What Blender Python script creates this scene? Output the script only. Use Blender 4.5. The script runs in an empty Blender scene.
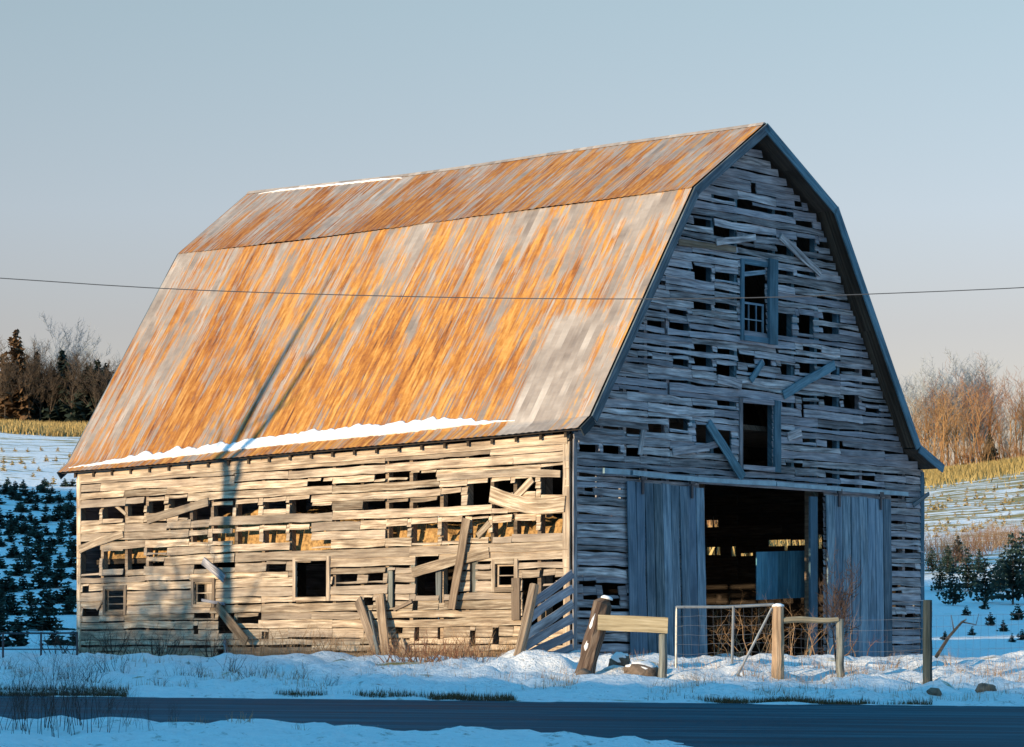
import bpy, math, random
import numpy as np
from mathutils import Vector, noise
R = math.radians
sc = bpy.context.scene
col = sc.collection
rng = random.Random(7)
F, HZ = 2938.0, 655.0                       # focal length in pixels, horizon row
ELEV = R(11.0); TAN = math.tan(ELEV)
RX, RY = 0.745, 0.667                     # horizontal heading of the sunlight
G = Vector((0.675, 0.738, 0)); S = Vector((0.738, -0.675, 0))
G.normalize(); S = Vector((G.y, -G.x, 0))
C0 = Vector((1.11, 54.4, 0))                # near corner of the barn
UP = Vector((0, 0, 1))

# ------------------------------------------------------------------ materials
def new_mat(name):
    m = bpy.data.materials.new(name); m.use_nodes = True
    nt = m.node_tree; b = nt.nodes['Principled BSDF']
    return m, nt, b
def N(nt, t, **kw):
    n = nt.nodes.new(t)
    for k, v in kw.items():
        if k in n.inputs.keys() if hasattr(n.inputs, 'keys') else False: n.inputs[k].default_value = v
        else: setattr(n, k, v)
    return n
def ramp(nt, fac, stops):
    n = nt.nodes.new('ShaderNodeValToRGB'); e = n.color_ramp.elements
    while len(e) < len(stops): e.new(0.5)
    for el, (p, c) in zip(e, stops):
        el.position = p; el.color = (c[0], c[1], c[2], 1) if not isinstance(c, float) else (c, c, c, 1)
    nt.links.new(fac, n.inputs[0]); return n.outputs[0]
def mixc(nt, fac, a, b, mode='MIX'):
    n = nt.nodes.new('ShaderNodeMix'); n.data_type = 'RGBA'; n.blend_type = mode
    for sock, v in ((n.inputs[0], fac), (n.inputs[6], a), (n.inputs[7], b)):
        if hasattr(v, 'node'): nt.links.new(v, sock)
        elif isinstance(v, (int, float)): sock.default_value = v
        else: sock.default_value = (*v[:3], 1)
    return n.outputs[2]
def mth(nt, op, a, b=0.0, c=0.0):
    n = nt.nodes.new('ShaderNodeMath'); n.operation = op
    for i, v in enumerate((a, b, c)):
        if hasattr(v, 'node'): nt.links.new(v, n.inputs[i])
        else: n.inputs[i].default_value = v
    return n.outputs[0]
def attr(nt, name):
    n = nt.nodes.new('ShaderNodeAttribute'); n.attribute_name = name; return n
def nz(nt, vec, scale=1.0, detail=4.0, rough=0.55):
    n = nt.nodes.new('ShaderNodeTexNoise'); n.inputs['Scale'].default_value = scale
    n.inputs['Detail'].default_value = detail; n.inputs['Roughness'].default_value = rough
    if vec is not None: nt.links.new(vec, n.inputs['Vector'])
    return n.outputs[0]
def bump(nt, b, h, strength=0.4, dist=0.02):
    n = nt.nodes.new('ShaderNodeBump'); n.inputs['Strength'].default_value = strength
    n.inputs['Distance'].default_value = dist
    nt.links.new(h, n.inputs['Height']); nt.links.new(n.outputs[0], b.inputs['Normal'])
def scaled(nt, vec, s, off=None):
    n = nt.nodes.new('ShaderNodeVectorMath'); n.operation = 'MULTIPLY_ADD'
    nt.links.new(vec, n.inputs[0]); n.inputs[1].default_value = s
    if off is not None: nt.links.new(off, n.inputs[2])
    return n.outputs[0]

def wood(name, dark, mid, light, rough=0.85, grain=1.0):
    m, nt, b = new_mat(name)
    a = attr(nt, 'bc').outputs['Vector']
    sp = nt.nodes.new('ShaderNodeSeparateXYZ'); nt.links.new(a, sp.inputs[0]); r = sp.outputs[2]
    v1 = scaled(nt, a, (1.6, 22, 61)); v2 = scaled(nt, a, (0.7, 70, 37)); v3 = scaled(nt, a, (1.3, 3.0, 23))
    g1 = nz(nt, v1, 1, 5, 0.6); g2 = nz(nt, v2, 1, 3, 0.5); g3 = nz(nt, v3, 1, 3, 0.5)
    c = ramp(nt, g1, [(0.33, dark), (0.5, mid), (0.68, light)])
    rv = mth(nt, 'FRACT', mth(nt, 'MULTIPLY', r, 17.31))
    tone = ramp(nt, rv, [(0.0, 0.45), (0.45, 0.9), (1.0, 1.3)])
    c = mixc(nt, 1.0, c, tone, 'MULTIPLY')
    hue = mth(nt, 'FRACT', mth(nt, 'MULTIPLY', r, 53.7))
    c = mixc(nt, mth(nt, 'MULTIPLY', hue, 0.5), c, (mid[0]*0.95, mid[1]*1.02, mid[2]*1.22))
    st = ramp(nt, g3, [(0.36, 0.42), (0.52, 1.0)])
    c = mixc(nt, 0.5, c, st, 'MULTIPLY')
    cr = ramp(nt, g2, [(0.30, 0.3), (0.40, 1.0)])
    c = mixc(nt, 0.8*grain, c, cr, 'MULTIPLY')
    nt.links.new(c, b.inputs['Base Color']); b.inputs['Roughness'].default_value = rough
    b.inputs['Specular IOR Level'].default_value = 0.15
    bump(nt, b, mth(nt, 'ADD', g1, mth(nt, 'MULTIPLY', g2, 0.7)), 0.5, 0.02)
    return m
def plain(name, base, rough=0.8, var=0.3, scale=3.0, metal=0.0, spec=0.3, bmp=0.2):
    m, nt, b = new_mat(name)
    tc = nt.nodes.new('ShaderNodeTexCoord').outputs['Object']
    n = nz(nt, tc, scale, 5, 0.6)
    lo = tuple(x*(1-var) for x in base); hi = tuple(min(1, x*(1+var)) for x in base)
    nt.links.new(ramp(nt, n, [(0.3, lo), (0.7, hi)]), b.inputs['Base Color'])
    b.inputs['Roughness'].default_value = rough; b.inputs['Metallic'].default_value = metal
    b.inputs['Specular IOR Level'].default_value = spec
    if bmp: bump(nt, b, n, bmp, 0.03)
    return m
def leafy(name, lo, hi, rough=0.75):
    m, nt, b = new_mat(name)
    a = attr(nt, 'bc').outputs['Vector']
    sp = nt.nodes.new('ShaderNodeSeparateXYZ'); nt.links.new(a, sp.inputs[0])
    oi = nt.nodes.new('ShaderNodeObjectInfo').outputs['Random']
    f = mth(nt, 'FRACT', mth(nt, 'ADD', sp.outputs[2], mth(nt, 'MULTIPLY', oi, 0.35)))
    nt.links.new(ramp(nt, f, [(0.0, lo), (1.0, hi)]), b.inputs['Base Color'])
    b.inputs['Roughness'].default_value = rough; b.inputs['Specular IOR Level'].default_value = 0.2
    return m

M = {}
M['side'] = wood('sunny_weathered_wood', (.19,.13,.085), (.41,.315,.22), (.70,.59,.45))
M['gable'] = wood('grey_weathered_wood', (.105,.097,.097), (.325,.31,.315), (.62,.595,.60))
M['door'] = wood('blue_grey_door_wood', (.065,.11,.14), (.15,.22,.27), (.31,.39,.44), grain=.7)
M['trimblue'] = wood('faded_blue_trim', (.05,.10,.13), (.09,.17,.215), (.13,.23,.28), grain=.5)
M['loose'] = wood('brown_loose_wood', (.13,.09,.06), (.26,.19,.13), (.38,.30,.22))
M['dark'] = wood('dark_shade_wood', (.03,.022,.016), (.065,.05,.038), (.10,.08,.06))  # tone set low to paint in the barn's inner shade
M['rail'] = wood('straw_coloured_rail', (.26,.205,.12), (.40,.325,.20), (.51,.43,.29), grain=.6)
M['post'] = wood('tan_post', (.24,.15,.09), (.42,.29,.18), (.52,.38,.26), grain=.7)
M['rotten'] = wood('rotten_post', (.035,.022,.016), (.13,.085,.06), (.32,.25,.19))
M['greypost'] = wood('grey_green_post', (.10,.10,.09), (.19,.20,.18), (.28,.29,.26))
M['darkpost'] = wood('shaded_green_post', (.018,.03,.03), (.04,.055,.055), (.07,.085,.085))  # the post's shade is painted into this dark tone
M['fascia'] = wood('grey_blue_fascia', (.045,.06,.075), (.085,.11,.13), (.13,.16,.18))
M['track'] = plain('faded_track_metal', (.20,.32,.40), .5, .25, 4, .5)
M['steel'] = plain('galvanised_tube', (.26,.275,.285), .45, .2, 6, .6)
M['wire'] = plain('dull_wire', (.16,.16,.17), .5, .2, 6, .5)
M['darkpipe'] = plain('dark_pipe', (.05,.05,.06), .5, .2, 6, .3)
M['tealsheet'] = wood('blue_sheet', (.05,.16,.23), (.085,.235,.32), (.12,.30,.39), grain=.3)
M['rock'] = plain('brown_rock', (.14,.105,.08), .9, .6, 9, bmp=.9)
M['hay'] = plain('straw', (.36,.22,.09), .9, .6, 14, bmp=.8)
M['earth'] = plain('barn_earth', (.05,.04,.03), .95, .3, 3)
M['cable'] = plain('black_cable', (.07,.075,.085), .6, .1, 3)
M['glassless'] = M['dark']
M['bark_tan'] = leafy('tan_bark', (.20,.115,.055), (.42,.25,.115))
M['bark_red'] = leafy('russet_bark', (.16,.07,.035), (.34,.165,.08))
M['bark_grey'] = leafy('grey_bark', (.20,.23,.27), (.36,.40,.44))  # bluish cast paints the far trees' shade into their bark
M['bark_dark'] = leafy('dark_bark', (.035,.028,.024), (.10,.075,.055))
M['conifer'] = leafy('dark_needles', (.012,.020,.018), (.035,.05,.035))
M['russet'] = leafy('russet_needles', (.06,.035,.018), (.16,.095,.05))
M['sapling'] = leafy('sapling_needles', (.012,.028,.028), (.035,.065,.05))
M['straw_tuft'] = leafy('yellow_tuft', (.28,.19,.07), (.48,.36,.15))
M['olive'] = leafy('olive_grass', (.22,.165,.06), (.42,.315,.125))
M['verge'] = leafy('verge_grass', (.045,.032,.016), (.15,.10,.05))
M['weed'] = leafy('dead_weed', (.022,.016,.015), (.07,.045,.035))
M['weed_tan'] = leafy('tan_weed', (.20,.12,.06), (.40,.26,.15))
M['weed_red'] = leafy('reddish_weed', (.13,.06,.035), (.28,.14,.08))

def snow_mat(name='snow_lump'):
    m, nt, b = new_mat(name)
    tc = nt.nodes.new('ShaderNodeTexCoord').outputs['Object']
    n = nz(nt, tc, 7, 6, 0.65)
    nt.links.new(ramp(nt, n, [(0.3, (.74,.75,.77)), (0.7, (.86,.86,.87))]), b.inputs['Base Color'])
    b.inputs['Roughness'].default_value = .7; b.inputs['Specular IOR Level'].default_value = .2
    bump(nt, b, n, .5, .04); return m
M['snow'] = snow_mat()

def ground_mat():
    m, nt, b = new_mat('snowy_ground')
    pos = nt.nodes.new('ShaderNodeNewGeometry').outputs['Position']
    at = attr(nt, 'bc').outputs['Vector']
    sp = nt.nodes.new('ShaderNodeSeparateXYZ'); nt.links.new(at, sp.inputs[0])
    fine = nz(nt, pos, 5.5, 6, .7); mid = nz(nt, pos, 1.3, 5, .6); big = nz(nt, pos, .35, 4, .6)
    stre = nz(nt, scaled(nt, pos, (.35, 1.1, 1.0)), .8, 5, .65)
    snow = ramp(nt, fine, [(.3, (.72,.735,.76)), (.7, (.86,.86,.87))])
    soil = ramp(nt, mid, [(.3, (.07,.055,.035)), (.5, (.17,.125,.07)), (.7, (.27,.20,.10))])
    k = mth(nt, 'ADD', mth(nt, 'MULTIPLY', fine, .55), mth(nt, 'MULTIPLY', mid, .45))
    bare = mth(nt, 'ADD', sp.outputs[0], mth(nt, 'MULTIPLY', mth(nt, 'SUBTRACT', k, .5), 2.6))
    f1 = ramp(nt, bare, [(.42, 0.0), (.56, 1.0)])
    kf = mth(nt, 'ADD', sp.outputs[1], mth(nt, 'MULTIPLY', mth(nt, 'SUBTRACT', stre, .5), 3.2))
    f2 = ramp(nt, kf, [(.45, 0.0), (.62, 1.0)])
    field = ramp(nt, nz(nt, pos, 2.0, 4, .6), [(.3, (.20,.15,.05)), (.7, (.42,.32,.12))])
    flk = nz(nt, scaled(nt, pos, (7, 5, 7)), 1, 4, .7)
    fl = mth(nt, 'MULTIPLY', ramp(nt, flk, [(.56, 0.0), (.66, 1.0)]), ramp(nt, mid, [(.44, 0.0), (.60, 1.0)]))
    near = mth(nt, 'MULTIPLY', fl, sp.outputs[2])
    c = mixc(nt, mth(nt, 'MULTIPLY', near, .8), snow, (.16,.13,.09))
    c = mixc(nt, f2, c, field)
    c = mixc(nt, f1, c, soil)
    nt.links.new(c, b.inputs['Base Color']); b.inputs['Roughness'].default_value = .75
    b.inputs['Specular IOR Level'].default_value = .2
    bump(nt, b, mth(nt, 'ADD', mth(nt, 'MULTIPLY', fine, .8), mid), .9, .16)
    return m
M['ground'] = ground_mat()
def road_mat():
    m, nt, b = new_mat('asphalt')
    pos = nt.nodes.new('ShaderNodeNewGeometry').outputs['Position']
    st = nz(nt, scaled(nt, pos, (.16, 1.9, 1)), 1.0, 7, .68); fine = nz(nt, pos, 30, 4, .6)
    c = ramp(nt, st, [(.38, (.004,.022,.035)), (.5, (.010,.055,.080)), (.6, (.034,.10,.13))])
    c = mixc(nt, .5, c, ramp(nt, fine, [(.3, .6), (.7, 1.2)]), 'MULTIPLY')
    wet = ramp(nt, st, [(.35, .68), (.6, .9)])
    nt.links.new(c, b.inputs['Base Color']); nt.links.new(wet, b.inputs['Roughness'])
    b.inputs['Specular IOR Level'].default_value = .12
    bump(nt, b, fine, .3, .01); return m
M['road'] = road_mat()
def roof_mat():
    m, nt, b = new_mat('rusty_roof_metal')
    a = attr(nt, 'bc').outputs['Vector']; rb = attr(nt, 'rust').outputs['Fac']
    sp = nt.nodes.new('ShaderNodeSeparateXYZ'); nt.links.new(a, sp.inputs[0])
    off = nt.nodes.new('ShaderNodeCombineXYZ')
    nt.links.new(mth(nt, 'MULTIPLY', sp.outputs[2], 3.0), off.inputs[0]); nt.links.new(mth(nt, 'MULTIPLY', sp.outputs[2], 91), off.inputs[1])
    def ribs(width, along, seed, detail):
        sn = mth(nt, 'MULTIPLY', mth(nt, 'FLOOR', mth(nt, 'DIVIDE', sp.outputs[0], width)), 3.71)
        cv = nt.nodes.new('ShaderNodeCombineXYZ'); nt.links.new(sn, cv.inputs[0])
        nt.links.new(mth(nt, 'MULTIPLY', sp.outputs[1], along), cv.inputs[1]); cv.inputs[2].default_value = seed
        return nz(nt, cv.outputs[0], 1, detail, .62)
    st2 = ribs(.055, 1.1, 7, 6); st = ribs(.172, .6, 3, 6)
    def ribs(width, along, seed, detail):
        sn = mth(nt, 'MULTIPLY', mth(nt, 'FLOOR', mth(nt, 'DIVIDE', sp.outputs[0], width)), 3.71)
        cv = nt.nodes.new('ShaderNodeCombineXYZ'); nt.links.new(sn, cv.inputs[0])
        nt.links.new(mth(nt, 'MULTIPLY', sp.outputs[1], along), cv.inputs[1]); cv.inputs[2].default_value = seed
        return nz(nt, cv.outputs[0], 1, detail, .62)
    st2 = ribs(.055, 1.5, 7, 5); st = ribs(.172, .75, 3, 5)
    big = nz(nt, scaled(nt, a, (1.0, .24, 0)), 1, 4, .55)
    blot = nz(nt, scaled(nt, a, (4.6, .42, 3)), 1, 6, .66)
    st3 = nz(nt, scaled(nt, a, (14, .55, 5)), 1, 6, .66)
    v = mth(nt, 'ADD', mth(nt, 'MULTIPLY', st, .62), mth(nt, 'MULTIPLY', st2, .48))
    v = mth(nt, 'ADD', v, mth(nt, 'MULTIPLY', st3, .67))
    v = mth(nt, 'ADD', v, mth(nt, 'MULTIPLY', big, .55)); v = mth(nt, 'ADD', v, mth(nt, 'MULTIPLY', blot, .52))
    v = mth(nt, 'ADD', mth(nt, 'MULTIPLY', v, 1.55), mth(nt, 'SUBTRACT', rb, 2.21))          # about 0..1 round rust bias
    f = ramp(nt, v, [(.41, 0.0), (.50, .55), (.61, 1.0)])
    rust = ramp(nt, mth(nt, 'ADD', mth(nt, 'MULTIPLY', blot, .5), mth(nt, 'MULTIPLY', st2, .5)),
                [(.39, (.13,.045,.018)), (.46, (.30,.11,.025)), (.52, (.42,.18,.035)), (.60, (.54,.285,.08))])
    age_shade = attr(nt, 'age_shade').outputs['Fac']
    rust = mixc(nt, age_shade, rust, mixc(nt, 1.0, rust, (.62,.50,.55), 'MULTIPLY'))
    zinc = ramp(nt, st, [(.34, (.235,.19,.16)), (.5, (.36,.30,.255)), (.66, (.53,.46,.40))])
    c = mixc(nt, f, zinc, rust)
    c = mixc(nt, .5, c, ramp(nt, st2, [(.3, .72), (.6, 1.1)]), 'MULTIPLY')
    nt.links.new(c, b.inputs['Base Color'])
    nt.links.new(mth(nt, 'MULTIPLY_ADD', f, .25, .55), b.inputs['Roughness'])
    nt.links.new(mth(nt, 'MULTIPLY_ADD', f, -.15, .15), b.inputs['Metallic'])
    b.inputs['Specular IOR Level'].default_value = .3
    bump(nt, b, st2, .2, .01); return m
M['roof'] = roof_mat()

# ------------------------------------------------------------------ mesh builder
class MB:
    def __init__(s): s.v = []; s.f = []; s.b = []; s.extra = {}
    def quadstrip(s, rings, closed=True, caps=True):
        n = len(rings[0][0]); base = len(s.v)
        for pts, bc in rings:
            s.v.extend(tuple(p) for p in pts); s.b.extend(bc)
        for i in range(len(rings)-1):
            for k in range(n if closed else n-1):
                a = base+i*n+k; c = base+i*n+(k+1) % n
                s.f.append((a, c, c+n, a+n))
        if caps and closed:
            s.f.append(tuple(base+k for k in reversed(range(n))))
            e = base+(len(rings)-1)*n; s.f.append(tuple(e+k for k in range(n)))
    def board(s, p, A, B, Nn, L, H, T, seg=None, jag=.0, bow=.0, lap=0.0, twist=0.0, taper=0.0, rnd=None):
        """p: lower left back corner; A along, B across, Nn outward."""
        r = rng.random() if rnd is None else rnd
        seg = seg or max(2, int(L/.28)); rings = []; o = rng.random()*100
        for i in range(seg+1):
            t = i/seg; u = t*L
            bw = bow*math.sin(math.pi*t); tw = twist*(t-.5)
            j0 = jag*(noise.noise((u*1.7+o, r*31, 1.3))*1.6 + .6*noise.noise((u*6+o, 3.1, r*9)))
            j1 = jag*(noise.noise((u*1.7+o, r*31, 9.3))*1.6 + .6*noise.noise((u*6+o, 7.1, r*9)))
            h0 = j0+bw+tw; h1 = H+j1+bw+tw-taper*t
            e = jag*.8*(rng.random()-.5) if i in (0, seg) else 0
            q = p+A*(u+e); q2 = p+A*(u-e*1.5)
            dn = .006*noise.noise((u*2+o, r*13, 5))
            rings.append(([q+B*h0+Nn*(T+lap+dn), q2+B*h1+Nn*(T+dn), q2+B*h1, q+B*h0+Nn*lap],
                          [(u, 0, r), (u, H, r), (u, H+.02, r), (u, -.02, r)]))
        s.quadstrip(rings)
    def tube(s, pts, rad, sides=6, caps=True, rnd=None, jag=0.0):
        r = rng.random() if rnd is None else rnd; rings = []; d = 0
        for i, p in enumerate(pts):
            p = Vector(p); a = Vector(pts[max(0, i-1)]); c = Vector(pts[min(len(pts)-1, i+1)])
            t = (c-a); t = t.normalized() if t.length > 1e-9 else UP
            x = t.cross(Vector((.13, .97, .21)) if abs(t.y) < .9 else Vector((1, .1, 0))).normalized(); y = t.cross(x)
            if i: d += (p-Vector(pts[i-1])).length
            rr = rad[i] if hasattr(rad, '__len__') else rad
            ring = []; bc = []
            for k in range(sides):
                an = 2*math.pi*k/sides
                q = rr*(1+jag*(rng.random()-.5))
                ring.append(p+x*(q*math.cos(an))+y*(q*math.sin(an))); bc.append((d, an*rr, r))
            rings.append((ring, bc))
        s.quadstrip(rings, caps=caps)
    def box(s, c, ax, ay, az, rnd=None):
        """centre, three half-axis vectors"""
        r = rng.random() if rnd is None else rnd; b = len(s.v)
        la, lb = ax.length, ay.length+az.length
        for i in (-1, 1):
            for j, k in ((-1, -1), (1, -1), (1, 1), (-1, 1)):
                s.v.append(tuple(c+ax*i+ay*j+az*k)); s.b.append((la*(i+1), (ay.length*(j+1)+az.length*(k+1)), r))
        s.f += [(b+3, b+2, b+1, b), (b+4, b+5, b+6, b+7)]+[(b+k, b+(k+1) % 4, b+4+(k+1) % 4, b+4+k) for k in range(4)]
    def poly(s, pts, r=0.0, bc=None):
        b = len(s.v); s.v.extend(tuple(p) for p in pts)
        s.b.extend(bc or [(0, 0, r)]*len(pts)); s.f.append(tuple(range(b, b+len(pts))))
    def build(s, name, mat, parent=None, smooth=False, world=True):
        me = bpy.data.meshes.new(name); me.from_pydata(s.v, [], s.f)
        a = me.attributes.new('bc', 'FLOAT_VECTOR', 'POINT'); a.data.foreach_set('vector', np.array(s.b, dtype=np.float32).ravel())
        for k, vals in s.extra.items():
            at = me.attributes.new(k, 'FLOAT', 'POINT'); at.data.foreach_set('value', np.array(vals, dtype=np.float32))
        if smooth: me.polygons.foreach_set('use_smooth', [True]*len(me.polygons))
        me.materials.append(mat); me.update()
        o = bpy.data.objects.new(name, me); col.objects.link(o)
        if parent is not None:
            o.parent = parent
            if world: o.matrix_parent_inverse = pm(parent)
        return o
def pm(p):
    from mathutils import Matrix
    q = p; m = Matrix.Identity(4)
    while q is not None:
        m = Matrix.LocRotScale(q.location, q.rotation_euler, q.scale) @ (q.matrix_parent_inverse @ m if q.parent else m) if False else m
        q = q.parent
    loc = world_loc(p)
    return Matrix.Translation(-loc)
def world_loc(p):
    while p.parent is not None: p = p.parent
    return p.location.copy()
def tag(o, label=None, cat=None, group=None, kind=None):
    if label: o['label'] = label
    if cat: o['category'] = cat
    if group: o['group'] = group
    if kind: o['kind'] = kind
    return o
def empty(name, loc, label, cat, group=None):
    o = bpy.data.objects.new(name, None); o.location = loc; o.empty_display_size = .2; col.objects.link(o)
    return tag(o, label, cat, group)
# parts are meshes in world coordinates; a parent's offset is taken out again by matrix_parent_inverse
def subpart(mb, name, mat, part, smooth=False):
    o = mb.build(name, mat, None, smooth); o.parent = part
    o.matrix_parent_inverse.identity(); return o
def copy_tree(o, parent=None):
    c = o.copy(); col.objects.link(c)
    if parent is not None: c.parent = parent; c.matrix_parent_inverse = o.matrix_parent_inverse.copy()
    for ch in o.children: copy_tree(ch, c)
    return c

# ------------------------------------------------------------------ terrain
def sm(a, b, x):
    t = min(1, max(0, (x-a)/(b-a))); return t*t*(3-2*t)
def lerp(pts, x):
    if x <= pts[0][0]: return pts[0][1]
    for (a, va), (b, vb) in zip(pts, pts[1:]):
        if x <= b: return va+(vb-va)*(x-a)/(b-a)
    return pts[-1][1]
def road_z(x, y):
    return -.695-.028*(44-y)-.0105*max(-40, min(40, x))
def hill(x, y):
    s = min(1, max(0, (y-76)/186.0))
    f = .5*s*s*(3-2*s)+.5*s
    crest = 17.8-.055*max(-90, min(90, x))
    if x > 5: crest += -3.65*sm(5, 17, x)+.19*min(max(0, x-17), 90)
    z = crest*f
    if y > 262: z -= .012*(y-262)
    return z
RIDGE_SHADE = [(-60, 29), (20, 27.6), (30, 27.2), (34, 26.6), (36, 26.2), (40, 26.4), (45, 27.2), (50, 27.7), (54, 28.1), (55.6, 28.1), (57, 36), (62, 38.8), (70, 41), (84, 43), (90, 39.5), (97, 37.5), (104, 40.5), (112, 45.5), (145, 48.4), (200, 50), (400, 40)]  # ridge heights, shaped so the unseen crest shades road, wall foot and field
def ridge(x, y):  # out-of-view terrain added to cast the low shade
    t = x*RX+y*RY; q = -x*RY+y*RX
    d = abs(t+104)
    if d > 40 or q < -200: return 0
    return (lerp(RIDGE_SHADE, q)+.25*noise.noise((q*.5, 1, 2)))*max(0, 1-(d/40)**1.5)
def fbm(x, y, s, o=3):
    v = 0; a = 1
    for i in range(o):
        v += a*noise.noise((x/s+17*i, y/s-9*i, 3.7*i)); a *= .5; s *= .5
    return v
def ground(x, y):
    return max(near_ground(x, y), ridge(x, y)) if x < -30 else near_ground(x, y)
def near_ground(x, y):
    # foreground verge / road / bank / yard / hill
    lump = fbm(x, y, .9, 5)+.25*abs(noise.noise((x*2.1, y*2.1, 8)))
    if y < 44.4:
        rz = road_z(x, y)
        top = lerp([(-9, -.66), (-5.6, -.70), (-4.2, -.76), (-2, -.80), (0, -.87), (1.6, -.965), (2.6, -1.10), (4, -1.22), (9, -1.28)], x)
        if y < 34.9:
            fore = top-.03+.10*lump-.012*abs(32.6-y)**1.2*(1 if y < 32.6 else .4)
            fore = max(fore, -1.75)
            k = sm(33.6, 35.4+.5*noise.noise((x*.9, 0, 1)), y)
            return fore*(1-k)+(rz-.07)*k
        k = sm(43.2, 44.35, y)
        return (rz-.07)*(1-k)+(rz+.0)*k+(.05*lump*k)
    base44 = road_z(x, 44.4)+.02
    bank = lerp([(44.4, base44), (45.3, base44+.10), (47, -.54), (50, -.40), (53, -.17), (55, -.08), (58, -.10), (64, -.18), (72, -.05), (80, 0)], y)
    if y < 52: bank -= .006*x*sm(52, 47, y)
    left = sm(-7, -9, x)*sm(48, 52, y)*(1-sm(58, 62, y)); bank += .06*left
    amp = .17*sm(44.4, 45.4, y)*(1-.45*sm(54, 60, y))+.012
    z = bank+amp*lump+.035*sm(44.6, 45.2, y)*(1-sm(54, 58, y))*noise.noise((x*3.6, y*3.6, 2.2))
    # drift heaped against the near corner
    z += .17*math.exp(-((x-.5)/1.35)**2-((y-52.6)/1.1)**2)*(1+.8*lump)
    z += .10*math.exp(-((x-3.4)/1.2)**2-((y-51.8)/.9)**2)
    if y > 74: z = hill(x, y)+.04*lump+.35*fbm(x, y, 14, 2)*sm(80, 120, y)
    return z
def axis(parts):
    out = []
    for a, b, st in parts:
        n = max(1, int(round((b-a)/st))); out += [a+(b-a)*i/n for i in range(n)]
    out.append(parts[-1][1]); return out
xs = axis([(-1500, -300, 120), (-300, -170, 12), (-170, -60, 2.6), (-60, -20, 2.2), (-20, -11, .6), (-11, 11, .13), (11, 20, .6), (20, 70, 2.2), (70, 200, 8), (200, 1500, 120)])
ys = axis([(-300, -120, 20), (-120, 10, 2.4), (10, 28, 1.2), (28, 56, .13), (56, 76, .5), (76, 130, 1.4), (130, 270, 2.0), (270, 320, 5), (320, 700, 30), (700, 3000, 230)])
def build_ground():
    nx, ny = len(xs), len(ys); vs = []; bc = []
    for y in ys:
        for x in xs:
            z = ground(x, y); vs.append((x, y, z))
            bare = 0.0
            n1 = noise.noise((x*.35, y*.9, 4))
            bare += (.30+.35*n1)*math.exp(-((y-44.2)/.42)**2)*sm(6.5, 3.5, x)      # worn verge along the far road edge
            bare += .22*math.exp(-((y-35.0)/.5)**2)
            da = (Vector((x, y, 0))-C0).dot(-G)          # distance out from the long wall
            aa = (Vector((x, y, 0))-C0).dot(-S)
            if 0 < aa < 15: bare += .42*math.exp(-((da-.2)/.7)**2)*(.6+.7*n1)
            vv = (Vector((x, y, 0))-C0).dot(G); dg = (Vector((x, y, 0))-C0).dot(S)
            if 0 < vv < 12: bare += .30*math.exp(-((dg-.3)/.8)**2)
            if dg < -.1 and vv > .1 and aa < 14.3 and vv < 11.3: bare = 1.5
            if 46 < y < 53 and x > 3: bare += .10
            field = 0.0
            if y > 120:
                field = .12+.25*sm(150, 215, y)
                edge = 236 if x < 0 else 240
                if x > 10: field += .26*sm(128, 150, y)  # stubble thickened to paint sunlit warmth onto the right slope
                field += 1.3*sm(edge-12, edge+8, y+6*noise.noise((x*.1, 0, 0)))
            bc.append((bare, field, 1.0 if 26 < y < 64 else 0.0))
    f = [(j*nx+i, j*nx+i+1, (j+1)*nx+i+1, (j+1)*nx+i) for j in range(ny-1) for i in range(nx-1)]
    mb = MB(); mb.v = vs; mb.f = f; mb.b = bc
    o = mb.build('ground', M['ground'], None, True); tag(o, 'snow covered ground rising to a hillside field', 'ground', kind='structure')
    rx = axis([(-160, -12, 4), (-12, 12, .5), (12, 160, 4)]); ry = axis([(32.8, 44.1, .6)])
    mb = MB()
    mb.v = [(x, y, road_z(x, y)) for y in ry for x in rx]; mb.b = [(0, 0, 0)]*len(mb.v); n = len(rx)
    mb.f = [(j*n+i, j*n+i+1, (j+1)*n+i+1, (j+1)*n+i) for j in range(len(ry)-1) for i in range(n-1)]
    tag(mb.build('road', M['road'], None, True), 'dark asphalt road running past the barn', 'road', kind='structure')
build_ground()

# ------------------------------------------------------------------ the barn
def side_at(a, z, n=0.0): return C0-S*a-G*n+UP*z
def gable_at(v, z, n=0.0): return C0+G*v+S*n+UP*z
def px_side(px, py):
    k = (px-512)/F; # C0.x - S.x a = k (C0.y - S.y a)
    a = (C0.x-k*C0.y)/(S.x-k*S.y); d = C0.y-S.y*a
    return a, (HZ-py)/F*d
def px_gable(px, py):
    k = (px-512)/F
    v = (k*C0.y-C0.x)/(G.x-k*G.y); d = C0.y+G.y*v
    return v, (HZ-py)/F*d
def holes_from(rects, ox, oy, sx, conv, flip):
    out = []
    for X0, Y0, X1, Y1 in rects:
        x0, x1, y0, y1 = ox+X0*sx, ox+X1*sx, oy+Y0*sx, oy+Y1*sx
        mx, my = (x0+x1)/2, (y0+y1)/2
        u0, u1 = conv(x0, my)[0], conv(x1, my)[0]
        out.append((min(u0, u1), max(u0, u1), conv(mx, y1)[1], conv(mx, y0)[1]))
    return out
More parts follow.
